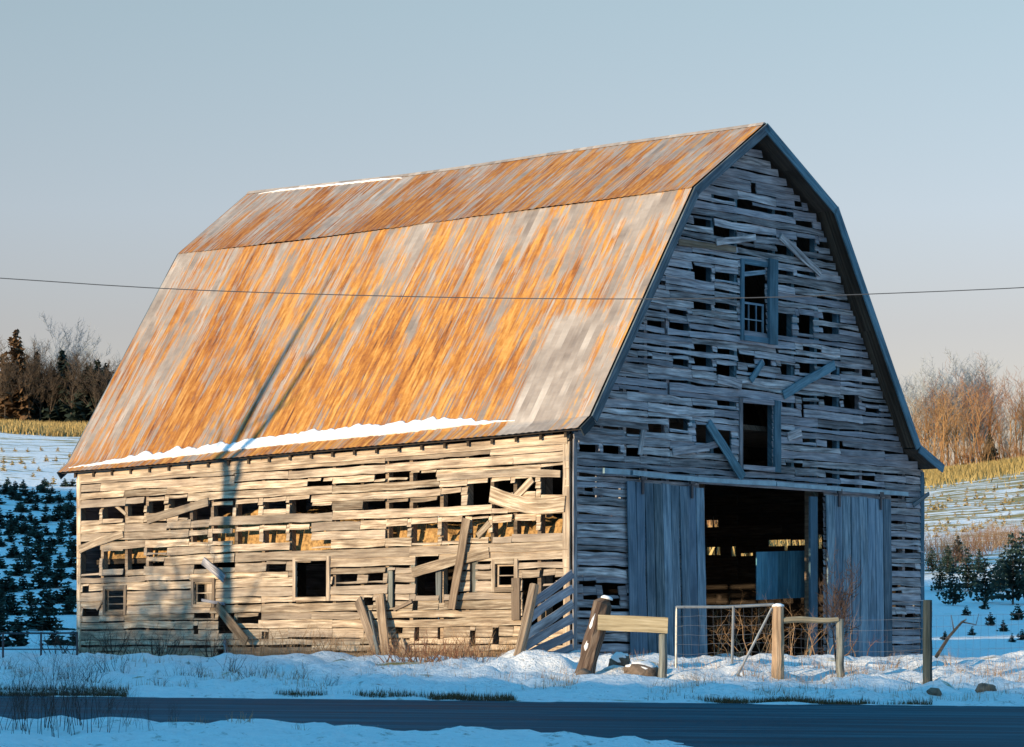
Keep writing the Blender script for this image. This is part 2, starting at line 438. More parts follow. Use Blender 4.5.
SW1 = [(65,247,118,282),(127,243,186,275),(194,235,246,267),(255,228,305,258),(318,218,372,247),(345,250,372,270),(381,236,434,284),(443,240,501,278),(511,236,575,273),(589,232,655,251),(665,228,722,264),(722,172,755,186),(762,172,776,186),(730,243,776,258),
 (375,325,430,345),(443,322,500,340),(511,318,578,354),(590,314,655,348),(665,312,722,370),(730,350,776,362),
 (65,350,118,436),(127,375,186,398),(127,402,186,428),(194,367,246,390),(194,393,246,422),(255,360,310,380),(255,400,305,415),
 (390,412,425,422),(448,404,508,418),(598,410,655,428),(137,485,190,550),(393,465,445,528),(685,405,776,508),
 (70,540,118,562),(390,555,450,570),(388,590,402,612),(460,555,505,608),(515,565,575,582),(457,655,475,700),(585,608,605,628),(70,472,88,490),(640,672,660,684)]
SW2 = [(-2,172,35,185),(45,172,70,183),(190,155,225,165),(230,153,285,166),(295,152,320,168),(325,150,368,167),(12,243,68,260),(157,235,220,252),(228,232,287,248),(295,232,370,250),(382,208,440,242),(458,182,516,236),(527,175,582,202),(527,228,575,252),(595,165,653,205),(668,135,738,215),
 (297,295,372,335),(297,340,372,350),(384,292,442,330),(384,334,440,345),(470,282,518,318),(470,322,518,335),(530,292,585,318),(530,322,585,331),(595,288,655,310),(595,314,655,322),(668,270,740,300),(668,304,740,313),
 (10,345,65,362),(225,305,285,330),(-5,405,55,508),(78,442,140,462),(172,440,215,460),(228,430,250,540),(308,395,375,500),(385,415,435,498),(465,400,480,492),(538,412,595,480),
 (615,455,665,475),(675,450,710,468),(160,595,190,612),(250,598,270,612),(300,515,315,540),(375,500,390,520),(305,598,318,635),(372,595,388,630),(85,690,145,700),(465,610,480,650),(530,600,548,645),(615,478,740,600),(160,510,186,530)]
GW3 = [(585,297,685,322),(515,387,590,415),(592,430,690,460),(518,572,590,630),(598,600,695,632),(515,722,590,748),(598,725,690,752),(740,240,765,290),(375,632,410,648),(712,572,800,760),(690,330,740,342)]
GW4 = [(310,75,385,97),(392,83,478,108),(390,40,470,56),(490,162,565,190),(578,185,655,200),(412,222,475,246),(492,212,565,250),(575,235,655,290),(660,200,722,235),(578,378,655,400),(395,440,475,495),(320,465,385,495),(230,482,300,498),(498,455,560,540),(565,470,635,585),(62,538,140,570),(150,545,220,580),(230,552,295,587),(390,320,405,350),(670,388,760,620),(280,205,340,214),(210,335,290,345),(690,250,735,275),(495,545,560,560)]
GW5 = [(208,402,280,430),(212,460,290,528),(135,502,215,528),(300,482,350,505),(135,597,205,612),(215,597,295,614),(205,324,240,345),(0,462,50,490),(40,355,205,368)]
GW6 = [(135,50,190,138),(210,52,270,140),(300,50,365,78),(300,102,365,130),(135,178,205,190),(143,237,200,282),(213,240,275,278),(330,250,370,285),(372,254,450,275),(455,265,487,287),(148,375,205,405),(225,375,290,395),(220,375,235,420),(305,357,365,402),(378,368,440,412),(460,402,515,425),(225,515,280,535),(315,525,380,555),(-3,-10,95,135),(-2,390,115,620),(0,200,50,232),(80,215,112,245),(160,610,230,622),(310,650,500,662),(225,178,300,188)]
GW7 = [(70,345,118,362),(135,345,195,400),(70,392,125,412),(150,400,200,430),(75,32,110,40)]
GW8 = [(500,140,560,150),(520,230,600,242),(505,60,560,70),(500,296,590,306),(505,374,545,384),(520,455,590,463)]
side_holes = holes_from(SW1, 60, 420, .348, px_side, True)+holes_from(SW2, 310, 420, .348, px_side, True)
gable_holes = (holes_from(GW3, 560, 120, .2545, px_gable, False)+holes_from(GW4, 560, 300, .2677, px_gable, False)+holes_from(GW5, 740, 120, .2543, px_gable, False)
 +holes_from(GW6, 740, 300, .2676, px_gable, False)+holes_from(GW7, 560, 480, .2945, px_gable, False)+holes_from(GW8, 740, 480, .2945, px_gable, False))
gable_holes = [h if h[3]-h[2] > .8 else (h[0]+.02, h[1]-.02, h[2]+.13*(h[3]-h[2]), h[3]-.13*(h[3]-h[2])) for h in gable_holes]
DOOR = (px_gable(697, 560)[0], px_gable(822, 560)[0], -1.0, px_gable(760, 487)[1])
gable_holes.append(DOOR)
SIDE_L, GW = 14.3, 11.3
side_studs = [px_side(x, 550)[0] for x in (80,102,126,147,168.6,191,212,236,263,290,313,334,362,387,411,441.5,467,492,515,539,567)]
gable_studs = [px_gable(x, 450)[0] for x in (578,602,625,646,668,690,712.5,736,774,793,816,838.5,861,883,904,919)]

def siding(at, A, Nn, holes, studs, z0, z1, rowh, lim, jag, mess, lossy=.02, tight=0.0):
    mb = MB(); z = z0; r = 0
    while z < z1:
        h = rowh*(.74+.52*rng.random()); zt = min(z+h, z1+.03); mz = (z+zt)/2
        u0, u1 = lim(mz)
        if u1-u0 < .3: break
        inner = sorted(s for s in studs if u0+.3 < s < u1-.3)
        cuts = [u0]
        for sidx, s in enumerate(inner):
            if rng.random() < .27 and s-cuts[-1] > .9: cuts.append(s)
        cuts.append(u1)
        for b0, b1 in zip(cuts, cuts[1:]):
            drop = rng.gauss(0, mess*.5); rot = rng.gauss(0, mess*.6)/max(1.5, b1-b0)
            bps = {b0, b1}
            for (h0, h1, k0, k1) in holes:
                if k0 < zt-.02 and k1 > z+.02:
                    for q in (h0, h1):
                        if b0 < q < b1: bps.add(q)
            for s in inner:
                if b0 < s < b1 and rng.random() < lossy: bps.add(s)
            bl = sorted(bps); segs = []
            for e0, e1 in zip(bl, bl[1:]):
                me_ = (e0+e1)/2; lo, hi = z, zt
                for (h0, h1, k0, k1) in holes:
                    if h0 < me_ < h1 and k0 < hi and k1 > lo:
                        up, dn = hi-max(k1, lo), min(k0, hi)-lo
                        if up > dn: lo = hi-max(0, up)
                        else: hi = lo+max(0, dn)
                if hi-lo < .04: continue
                if segs and abs(segs[-1][1]-e0) < 1e-4 and abs(segs[-1][2]-lo) < .02 and abs(segs[-1][3]-hi) < .02: segs[-1][1] = e1
                else: segs.append([e0, e1, lo, hi])
            rv = rng.random()
            for e0, e1, lo, hi in segs:
                L = e1-e0
                if L < (.02 if tight else .10): continue
                if L < .8 and rng.random() < lossy*.3: continue
                mid = (e0+e1)/2-(b0+b1)/2
                gap = (.008+.022*rng.random()*(1+mess*6)) if not tight else -tight
                mb.board(at(e0, lo+drop+rot*mid+gap*.5), A, UP, Nn, L-.008, max(.05, hi-lo-gap), .024, jag=jag, bow=rng.gauss(0, mess*.35)*min(1, L/2),
                         lap=.016+.012*rng.random(), twist=rot*L+rng.gauss(0, mess*.3), rnd=rv)
        z = zt; r += 1
    return mb

barn = empty('gambrel_barn', (C0.x, C0.y, -.05), 'weathered wooden gambrel barn with rusty metal roof and gapped siding', 'barn')
def bp(mb, name, mat, smooth=False): return mb.build(name, mat, barn, smooth)
def sub(mb, name, mat, part, smooth=False):
    o = mb.build(name, mat, None, smooth); o.parent = part; o.matrix_parent_inverse = part.matrix_parent_inverse.copy()
    o.matrix_parent_inverse.identity(); return o

# long sunlit wall: a runs away from the near corner, so boards run along -S
sl = lambda z: (0.02, SIDE_L)
side_top = lambda a: 4.14-.0085*a
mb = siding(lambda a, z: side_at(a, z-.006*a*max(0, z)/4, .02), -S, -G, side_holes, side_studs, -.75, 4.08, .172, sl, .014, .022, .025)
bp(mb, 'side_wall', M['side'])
WALLP = [(0, -1), (0, 4.05), (.12, 4.25), (3.08, 8.72), (5.32, 10.22), (7.58, 8.86), (10.62, 4.25), (11.3, 3.95)]
def glim(z):
    if z <= 4.0: return (.02, GW)
    l = lerp([(4.05, 0), (4.25, .12), (8.72, 3.08), (10.22, 5.32)], z); r = lerp([(3.95, 11.3), (4.25, 10.62), (8.86, 7.58), (10.22, 5.32)], z)
    return (l, r)
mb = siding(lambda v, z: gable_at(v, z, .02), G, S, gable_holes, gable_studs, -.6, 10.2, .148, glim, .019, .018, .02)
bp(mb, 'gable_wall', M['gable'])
# the two far walls, from inside and behind
FWN = GW-.02
def px_far(px, py):
    dr = Vector(((px-512)/F, 1, (HZ-py)/F)); k = (C0.dot(G)+FWN)/dr.dot(G); q = dr*k-C0
    return -q.dot(S), q.z
far_holes = []
for x0, y0, x1, y1 in ((708,519.5,711.5,527), (713,519.5,717.5,527), (706.5,546.5,714,555.5), (716,546.5,719.5,555.5), (731,546,735,555.5), (740,552.5,752,555.5), (768,539.5,790,543.5), (791,539.5,812,543), (784,545,787,551), (811.5,531,816,550), (818,533,821,549), (756,552.5,775,554.5),  (706,520,708,526)):
    (a0, k1), (a1, k0) = px_far(x0, y0), px_far(x1, y1); far_holes.append((min(a0, a1), max(a0, a1), k0, k1))
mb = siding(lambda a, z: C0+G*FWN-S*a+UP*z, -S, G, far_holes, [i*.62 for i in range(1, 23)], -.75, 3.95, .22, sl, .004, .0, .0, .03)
bp(mb, 'side_wall', M['dark'])  # dark wood here stands in for shade inside the barn
mb = siding(lambda v, z: C0+G*v-S*(SIDE_L-.02)+UP*z, G, -S, [], [i*.62 for i in range(1, 18)], -.6, 10.2, .2, glim, .004, .0, .0, .03)
bp(mb, 'gable_wall', M['gable'])
for k, a in enumerate(side_studs):
    if k == 11-1: continue
    mb = MB(); mb.box(side_at(a, 1.8, -.07), S*.045, G*.06, UP*2.3); bp(mb, 'stud', M['loose'])
for v in gable_studs:
    zt = lerp([(0, 4.0), (.12, 4.2), (3.08, 8.6), (5.32, 10.1), (7.58, 8.75), (10.62, 4.2), (11.3, 3.9)], v)
    zb = DOOR[3]+.02 if DOOR[0] < v < DOOR[1] else (2.85 if .3 < v < 2 else -.5)
    mb = MB(); mb.box(gable_at(v, (zb+zt)/2, -.07), G*.045, S*.06, UP*((zt-zb)/2-.05)); bp(mb, 'stud', M['trimblue'] if v > 2.8 and v < 8.4 else M['gable'])
# corner boards
mb = MB(); mb.board(side_at(.0, -.5, .035), UP, -S, -G, 4.45, .17, .03, jag=.012); bp(mb, 'corner_board', M['side'])
mb = MB(); mb.board(side_at(SIDE_L-.13, -.6, .035), UP, -S, -G, 4.5, .13, .03, jag=.006); bp(mb, 'corner_board', M['side'])
mb = MB(); mb.board(gable_at(-.03, -.5, .04), UP, G, S, 4.5, .10, .03, jag=.006); bp(mb, 'corner_board', M['gable'])
mb = MB(); mb.board(gable_at(GW-.10, -.5, .04), UP, G, S, 4.4, .12, .03, jag=.006); bp(mb, 'corner_board', M['trimblue'])

# roof -------------------------------------------------------------
OV = .42
NEAR = [(-.30, 4.16), (.02, 4.40), (3.03, 8.97), (5.30, 10.50), (7.66, 9.10), (10.60, 4.40), (11.48, 4.03)]
FAR = [(-.26, 3.98), (.04, 4.22), (3.22, 9.10), (5.36, 10.71), (7.60, 9.15), (10.60, 4.35), (11.48, 3.98)]
NEAR_S, FAR_S = OV, -14.68
def roof_pt(t, i, f, lift=0.0):
    """t 0 near..1 far, section i, fraction f across it"""
    (v0, z0), (v1, z1) = NEAR[i], NEAR[i+1]; (w0, y0), (w1, y1) = FAR[i], FAR[i+1]
    a0, b0, a1, b1 = v0+(w0-v0)*t, z0+(y0-z0)*t, v1+(w1-v1)*t, z1+(y1-z1)*t
    v, z = a0+(a1-a0)*f, b0+(b1-b0)*f
    dv, dz = a1-a0, b1-b0; l = math.hypot(dv, dz); nv, nz_ = -dz/l, dv/l
    sag = -.06*math.sin(math.pi*t)*(1 if i in (1, 2, 3, 4) else .5)-.02*math.sin(t*9+i)
    s = NEAR_S+(FAR_S-NEAR_S)*t
    return C0+S*s+G*(v+nv*lift)+UP*(z+nz_*lift+sag*(.4+.6*f if i < 3 else .4+.6*(1-f)))
secl = [math.hypot(NEAR[i+1][0]-NEAR[i][0], NEAR[i+1][1]-NEAR[i][1]) for i in range(6)]
LEN = NEAR_S-FAR_S
# deck: thick shell
deck = MB(); NT = 24
for i in range(6):
    top = [[roof_pt(k/NT*.998+.001, i, f, -.015) for f in ((.14, .5, 1) if i == 0 else (0, .5, 1))] for k in range(NT+1)]
    bot = [[roof_pt(k/NT*.998+.001, i, f, -.07) for f in ((.14, .5, 1) if i == 0 else (0, .5, 1))] for k in range(NT+1)]
    for k in range(NT):
        for j in range(2):
            rr = (k*.37+i*.21) % 1
            deck.poly([top[k][j], top[k][j+1], top[k+1][j+1], top[k+1][j]], rr, [(0, 0, rr), (1, 0, rr), (1, .6, rr), (0, .6, rr)])
            deck.poly([bot[k][j], bot[k+1][j], bot[k+1][j+1], bot[k][j+1]], rr, [(0, 0, rr), (0, .6, rr), (1, .6, rr), (1, 0, rr)])
    for k in (0, NT):
        for j in range(2):
            q = [top[k][j], bot[k][j], bot[k][j+1], top[k][j+1]]
            deck.poly(q if k == 0 else q[::-1], .3, [(0, 0, .3), (0, .1, .3), (1, .1, .3), (1, 0, .3)])
    if i in (0, 5):
        j = 0 if i == 0 else 2
        for k in range(NT): deck.poly([top[k][j], top[k+1][j], bot[k+1][j], bot[k][j]], .5)
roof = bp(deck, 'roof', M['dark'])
def sheeting(secs, f_rows):
    """corrugated sheets over consecutive sections"""
    mb = MB(); rust = []; age_shade = []
    WS = .69; ns = int(round(LEN/WS)); sub_ = 16
    edges = [0.0]
    for k in range(ns): edges.append(edges[-1]+WS*(.94+.12*rng.random()))
    edges = [e/edges[-1]*LEN for e in edges]
    lower = secs[0] <= 1
    path = []
    for i in secs:
        for f in f_rows: path.append((i, f))
    path.append((secs[-1], 1.0))
    for k in range(ns):
        r = rng.random(); lift = .013; slip = rng.gauss(0, .010); tilt = 0.0
        cols_ = []
        for c in range(sub_+1):
            s = edges[k]+(edges[k+1]-edges[k])*c/sub_+(.02 if c == sub_ else 0)
            t = min(1, s/LEN)
            w = (c % 4); ph = (.012 if w == 0 else (.0 if w == 2 else .006))
            colv = []; d = 0; prev = None
            for n_, (i, f) in enumerate(path):
                ff = f
                if n_ == 0: ff = f-abs(slip)*.6-.01 if secs[0] in (0, 1, 2) else f
                p = roof_pt(t, i, ff, lift+ph+tilt*(n_-3)+.006*noise.noise((s*.8, n_*1.3, 10)))
                if prev is not None: d += (p-prev).length
                prev = p; colv.append((p, s, d))
            cols_.append(colv)
        b = len(mb.v); m = len(path)
        for colv in cols_:
            for p, s, d in colv:
                mb.v.append(tuple(p)); mb.b.append((s, d, r))
                u = s/LEN
                if secs[0] in (0, 1):
                    bias = lerp([(0, .42), (.05, .50), (.12, .57), (.2, .60), (.45, .63), (.62, .62), (.8, .59), (.93, .55), (1, .52)], u)
                    bias += lerp([(0, .08), (1.5, .10), (3.5, .05), (5.2, -.02), (6, -.06)], d)
                    if u < .17 and d < 2.7 and k in (1, 2): bias -= .5
                    ag = lerp([(0, .1), (.5, .0), (.75, .3), (1, .6)], u)  # aged rust; the far end's extra also paints in part shade
                else:
                    bias = lerp([(0, .60), (.4, .61), (.7, .57), (.9, .53), (1, .55)], u)+lerp([(0, .08), (1, .04), (2.6, -.02)], d)
                    ag = lerp([(0, .35), (.4, .6), (1, .9)], u)
                bias += .13*((r if d < 2.8+.8*((r*7.7) % 1) else (r*13.7) % 1)-.5)-.07
                rust.append(bias); age_shade.append(ag)
        for c in range(sub_):
            for j in range(m-1):
                a = b+c*m+j; mb.f.append((a, a+m, a+m+1, a+1))
    mb.extra = {'rust': rust, 'age_shade': age_shade}
    return mb
fr6 = [0, .17, .34, .5, .67, .84]; fr2 = [0, .5]
o = sheeting([0, 1], fr6); sub(o, 'roof_sheeting', M['roof'], roof)
sub(sheeting([2], fr6), 'roof_sheeting', M['roof'], roof)
sub(sheeting([3], fr6), 'roof_sheeting', M['roof'], roof)
sub(sheeting([4, 5], fr6), 'roof_sheeting', M['roof'], roof)
# ridge cap, flashing at the break
mb = MB()
rg = [([roof_pt(k/20, 2, .965, .032), roof_pt(k/20, 2, 1, .05), roof_pt(k/20, 3, .035, .032), roof_pt(k/20, 2, 1, .02)], [(k*.7, 0, .4), (k*.7, .1, .4), (k*.7, .2, .4), (k*.7, 0, .4)]) for k in range(21)]
mb.quadstrip(rg); mb.extra = {'rust': [.1]*len(mb.v), 'age_shade': [.3]*len(mb.v)}
sub(mb, 'ridge_cap', M['roof'], roof)
# rake boards on the near gable
def rake(i, near=True):
    mb = MB(); rings = []
    for k in range(7):
        f = k/6; t0 = -.002 if near else 1.002
        t1 = t0-(.0022 if near else -.0022)
        e = .012*noise.noise((f*5, i, 3))
        rings.append(([roof_pt(t0, i, f, .005), roof_pt(t0, i, f, -.17+e), roof_pt(t1, i, f, -.17+e), roof_pt(t1, i, f, .005)],
                      [(f*secl[i], 0, i*.17), (f*secl[i], .18, i*.17), (f*secl[i], .2, i*.17), (f*secl[i], 0, i*.17)]))
    mb.quadstrip(rings); return mb
for i in range(6):
    sub(rake(i), 'rake_board', M['fascia'] if i < 3 else M['trimblue'], roof)
    sub(rake(i, False), 'rake_board', M['fascia'], roof)
# rafter tails under the long eave and a frieze board
for k in range(24):
    t = .03+.945*k/23; mb = MB()
    p = roof_pt(t, 0, .18, -.15); q = roof_pt(t, 1, .06, -.16)
    mb.box((p+q)/2, (q-p)/2, S*.03, UP*.05); bp(mb, 'rafter_tail', M['dark'])
mb = MB(); mb.board(side_at(.05, 3.92, .06), -S-UP*.012, UP, -G, 14.1, .16, .025, seg=40, jag=.008); bp(mb, 'frieze_board', M['side'])

# loft, hay, posts inside
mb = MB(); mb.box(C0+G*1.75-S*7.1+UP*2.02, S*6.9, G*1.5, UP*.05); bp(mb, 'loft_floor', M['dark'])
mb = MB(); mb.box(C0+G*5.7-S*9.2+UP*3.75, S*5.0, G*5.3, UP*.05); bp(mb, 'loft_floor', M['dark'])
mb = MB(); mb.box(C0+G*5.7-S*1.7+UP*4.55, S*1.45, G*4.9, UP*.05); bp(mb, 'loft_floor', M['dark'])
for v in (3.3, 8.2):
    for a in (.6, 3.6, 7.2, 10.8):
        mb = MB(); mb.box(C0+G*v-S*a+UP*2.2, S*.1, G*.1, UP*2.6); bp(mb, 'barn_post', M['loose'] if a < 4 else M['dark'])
def rail_in(p0, p1, w, name, mat):
    d = p1-p0; L = d.length; d.normalize(); mb = MB()
    mb.board(p0, d, UP, (d.cross(UP)).normalized(), L, w, .03, jag=.004); return bp(mb, name, mat)
def px_plane(px, py, v):
    """point on the plane G=v"""
    dr = Vector(((px-512)/F, 1, (HZ-py)/F)); k = (C0.dot(G)+v)/dr.dot(G); return dr*k
def px_cross(px, py, a):
    dr = Vector(((px-512)/F, 1, (HZ-py)/F)); k = (C0.dot(S)-a)/dr.dot(S); return dr*k
mb = MB(); p = px_cross(756, 600, .9); q = px_cross(818, 597, .9); d = (q-p); L = d.length; d.normalize()
for k in range(6): mb.board(p+d*(L*k/6), UP, d, S, .98, L/6-.004, .02, jag=.002)
bp(mb, 'stall_panel', M['tealsheet'])
hay = MB(); nu, nv = 120, 26
for i in range(nu+1):
    for j in range(nv+1):
        a = .5+13.2*i/nu; v = .22+2.9*j/nv
        top = 2.62+.35*math.exp(-((a-8.6)/1.6)**2)-.15*math.exp(-((a-4)/1.2)**2)
        z = top+.25*fbm(a, v, .8, 3)-.25*max(0, .5-v)*2
        if j == 0: z = 2.08
        hay.v.append(tuple(C0-S*a+G*v+UP*z)); hay.b.append((a, v, .5))
hay.f = [(i*(nv+1)+j, (i+1)*(nv+1)+j, (i+1)*(nv+1)+j+1, i*(nv+1)+j+1) for i in range(nu) for j in range(nv)]
tag(hay.build('hay', M['hay']), 'loose tan hay heaped inside the barn behind the wall gaps', 'hay', kind='stuff')

# windows ------------------------------------------------------------
def frame_part(at, A, Nn, u0, u1, z0, z1, w, mat, name='window', out=.05, sides='lrtb'):
    mb = MB()
    if 'l' in sides: mb.board(at(u0-w, z0-w, out), UP, A, Nn, z1-z0+2*w, w, .04, jag=.004)
    if 'r' in sides: mb.board(at(u1, z0-w, out), UP, A, Nn, z1-z0+2*w, w, .04, jag=.004)
    if 't' in sides: mb.board(at(u0, z1, out), A, UP, Nn, u1-u0, w, .045, jag=.004)
    if 'b' in sides: mb.board(at(u0, z0-w, out), A, UP, Nn, u1-u0, w, .055, jag=.004)
    return bp(mb, name, mat)
def sash_part(win, at, A, Nn, u0, u1, z0, z1, nu, nv, mat, w=.04, out=-.01):
    mb = MB()
    for k in range(nu+1):
        ww = w if k in (0, nu) else w*.55; u = u0+(u1-u0)*k/nu-(ww if k == nu else ww/2 if k else 0)
        mb.board(at(u, z0, out), UP, A, Nn, z1-z0, ww, .025, seg=2)
    for k in range(nv+1):
        ww = w if k in (0, nv) else w*.55; z = z0+(z1-z0)*k/nv-(ww if k == nv else ww/2 if k else 0)
        mb.board(at(u0, z, out+.003), A, UP, Nn, u1-u0, ww, .025, seg=2)
    return sub(mb, 'sash', mat, win)
sat = lambda u, z, n: side_at(u, z, n)
def side_win(x0, y0, x1, y1, w, nu, nv, mat, smat):
    mx, my = (x0+x1)/2, (y0+y1)/2
    ua, ub = px_side(x1, my)[0], px_side(x0, my)[0]; za, zb = px_side(mx, y1)[1], px_side(mx, y0)[1]
    win = frame_part(sat, -S, -G, ua, ub, za, zb, w, mat)
    if nu: sash_part(win, sat, -S, -G, ua, ub, za, zb, nu, nv, smat)
    return win, ua, ub, za, zb
side_win(108, 589, 126.5, 611.5, .075, 1, 3, M['loose'], M['loose'])
w2, ua, ub, za, zb = side_win(196.5, 582, 215, 604, .075, 2, 2, M['loose'], M['side'])
mb = MB(); mb.board(side_at(ua, za, -.03), UP, -S, -G, zb-za, (ub-ua)*.5, .02); sub(mb, 'boarded_pane', M['side'], w2)
side_win(298.5, 561, 329.5, 597, .085, 0, 0, M['side'], None)
side_win(498, 564, 517, 587, .09, 1, 2, M['side'], M['side'])
# doorway remnants in the middle of the long wall
for px_, y0, y1, w, mt in ((391, 567, 608, .13, 'greypost'), (414, 556, 600, .10, 'greypost'), (439.5, 560, 612, .14, 'greypost'), (476, 560, 592, .16, 'greypost'), (519, 578, 620, .2, 'loose')):
    a, z1 = px_side(px_, y0); z0 = px_side(px_, y1)[1]
    mb = MB(); mb.board(side_at(a-w/2, z0, -.02 if mt == 'greypost' else .05), UP, -S, -G, z1-z0, w, .05, jag=.01); bp(mb, 'door_jamb', M[mt])
gat = lambda u, z, n: gable_at(u, z, n)
def gable_win(x0, y0, x1, y1, w, mat, name, sides='lrtb'):
    mx, my = (x0+x1)/2, (y0+y1)/2
    ua, ub = px_gable(x0, my)[0], px_gable(x1, my)[0]; za, zb = px_gable(mx, y1)[1], px_gable(mx, y0)[1]
    return frame_part(gat, G, S, ua, ub, za, zb, w, mat, name, .05, sides), ua, ub, za, zb
win, ua, ub, za, zb = gable_win(741, 266, 765, 337, .10, M['trimblue'], 'window')
sash_part(win, gat, G, S, ua, ub-.06, za, za+(zb-za)*.48, 3, 2, M['door'], .04)
mb = MB(); mb.board(gable_at(ua, zb-.25, .02), (G+UP*.16).normalized(), UP, S, ub-ua, .09, .025); sub(mb, 'dropped_rail', M['door'], win)
mb = MB(); mb.board(gable_at(ub-.02, za-.12, .10), UP, G, S, zb-za+.3, .27, .04, jag=.006); sub(mb, 'shutter', M['trimblue'], win)
win, ua, ub, za, zb = gable_win(739.5, 404, 771, 466, .09, M['gable'], 'loft_door', 'ltb')
mb = MB(); mb.board(gable_at(ub, za-.1, .055), UP, G, S, zb-za+.2, .2, .05, jag=.006); sub(mb, 'door_jamb', M['trimblue'], win)
for px_, y0, y1 in ((793.5, 312, 338), (815, 312, 338), (691, 470+2, 421), (733, 430, 458)):
    v, za = px_gable(px_, max(y0, y1)); zb = px_gable(px_, min(y0, y1))[1]
    mb = MB(); mb.board(gable_at(v-.08, za-.06, .012), UP, G, S, zb-za+.12, .15, .03, jag=.006); bp(mb, 'stud', M['trimblue'])

# loose boards still nailed to the walls
def loose(conv, at, A, Nn, p0, p1, w, mat, n0=.07, n1=None, bow=0.0, name='loose_board'):
    (u0, z0), (u1, z1) = conv(*p0), conv(*p1); n1 = n0 if n1 is None else n1
    a, b = at(u0, z0, n0), at(u1, z1, n1); d = b-a; L = d.length; d.normalize(); x = Nn.cross(d).normalized()
    mb = MB(); mb.board(a-x*(w/2), d, x, Nn, L, w, .03, jag=.012, bow=bow); return bp(mb, name, mat)
for p0, p1, w, mt, n0, n1, bw in (
  ((150,520),(211,502),.17,'side',.06,.06,0), ((82,550),(126,534),.17,'side',.06,.06,.03), ((206,561),(231,579),.17,'gable',.07,.16,0), ((220,606),(258,642),.20,'loose',.08,.3,0),
  ((416,573),(492,553),.20,'side',.09,.06,.03), ((472,519),(459,609),.19,'loose',.12,.2,0), ((510,506),(535,479),.15,'side',.05,.05,0), ((480,536),(492,523),.13,'side',.05,.05,0),
  ((493,494),(568,504),.30,'side',.06,.07,-.12), ((440,478),(563,474),.14,'side',.055,.055,.05), ((115,505),(126,514),.08,'side',-.02,-.02,0), ((205,600),(228,604),.06,'gable',.07,.07,0), ((397,610),(415,601),.05,'loose',.07,.07,0), ((228,640),(240,662),.09,'gable',.09,.3,0), ((100,610),(108,596),.05,'loose',.06,.06,0)):
    loose(px_side, sat, -S, -G, p0, p1, w, M[mt], n0, n1, bw)
for p0, p1, w, mt, n0, n1 in (
  ((705,423),(736,478),.20,'trimblue',.07,.16), ((759,362),(747,381),.13,'trimblue',.08,.08), ((777,237),(817,274),.15,'gable',.07,.08), ((780,395),(830,365),.19,'trimblue',.07,.10),
  ((713,243),(752,238),.14,'gable',.07,.07), ((670,452),(706,447),.15,'gable',.05,.05), ((693,450),(715,444),.13,'gable',.05,.05), ((715,379),(738,385),.17,'gable',.05,.07), ((640,430),(637,455),.09,'gable',.06,.06), ((676,242),(733,250),.12,'loose',.04,.05), ((785,437),(798,432),.17,'gable',.05,.06)):
    loose(px_gable, gat, G, S, p0, p1, w, M[mt], n0, n1)

# sliding doors and their track
def slide_door(x0, x1, ytop0, ytop1, lean, nb, n):
    v0, z0 = px_gable(x0, ytop0); v1, z1 = px_gable(x1, ytop1)
    base = lambda v: -.28
    mb = MB(); w = (v1-v0)/nb
    for k in range(nb):
        v = v0+w*k; zt = z0+(z1-z0)*(k+.5)/nb-.03*rng.random(); zb = base(v)-.08*rng.random()
        d = (UP*(zt-zb)-G*(lean)).normalized()
        mb.board(gable_at(v+lean, zb, n), d, G, S, zt-zb, w-.016-.012*rng.random(), .022+.016*rng.random(), jag=.008, bow=rng.gauss(0, .014))
    dr = bp(mb, 'sliding_door', M['door'])
    for q in (.18, .82):
        mb = MB(); v = v0+(v1-v0)*q; z = z0+(z1-z0)*q; mb.box(gable_at(v, z-.08, n+.055), G*.03, S*.012, UP*.17); mb.box(gable_at(v, z+.07, n+.06), G*.07, S*.02, UP*.05)
        sub(mb, 'hanger', M['darkpipe'], dr)
    mb = MB()
    for zz in (.35, 1.5, 2.7): mb.board(gable_at(v0+.05+lean*(1-zz/3), zz, n-.035), G, UP, S, v1-v0-.1, .14, .03)
    sub(mb, 'door_brace', M['dark'], dr); return dr
slide_door(622, 699, 480, 487, .12, 9, .11)
slide_door(821, 886, 494, 499, .06, 8, .11)
v0, z0 = px_gable(597, 471); v1, z1 = px_gable(901, 494)
mb = MB(); a = gable_at(v0, z0, .13); b = gable_at(v1, z1, .13); d = (b-a); L = d.length; d.normalize()
mb.board(a-UP*.05, d, UP, S, L*.075, .10, .06, jag=.002, seg=4)
mb.board(a-UP*.045+d*(L*.083), d, UP, S, L*.45, .09, .07, jag=.004, bow=-.03); mb.board(a-UP*.05+d*(L*.537), d, UP, S, L*.463, .085, .06, jag=.003)
bp(mb, 'door_track', M['track'])
mb = MB(); mb.board(gable_at(DOOR[0]-.05, DOOR[3]-.02, .05), G, UP, S, DOOR[1]-DOOR[0]+.1, .16, .03); bp(mb, 'door_lintel', M['gable'])
mb = MB(); v, z = px_gable(818, 497); mb.board(gable_at(v-.32, -.3, .0), UP, G, S, z+.3, .24, .05); bp(mb, 'door_jamb', M['trimblue'])
loose(px_gable, gat, G, S, (908,506), (922,494), .09, M['fascia'], .12, .16, name='gutter_bracket')

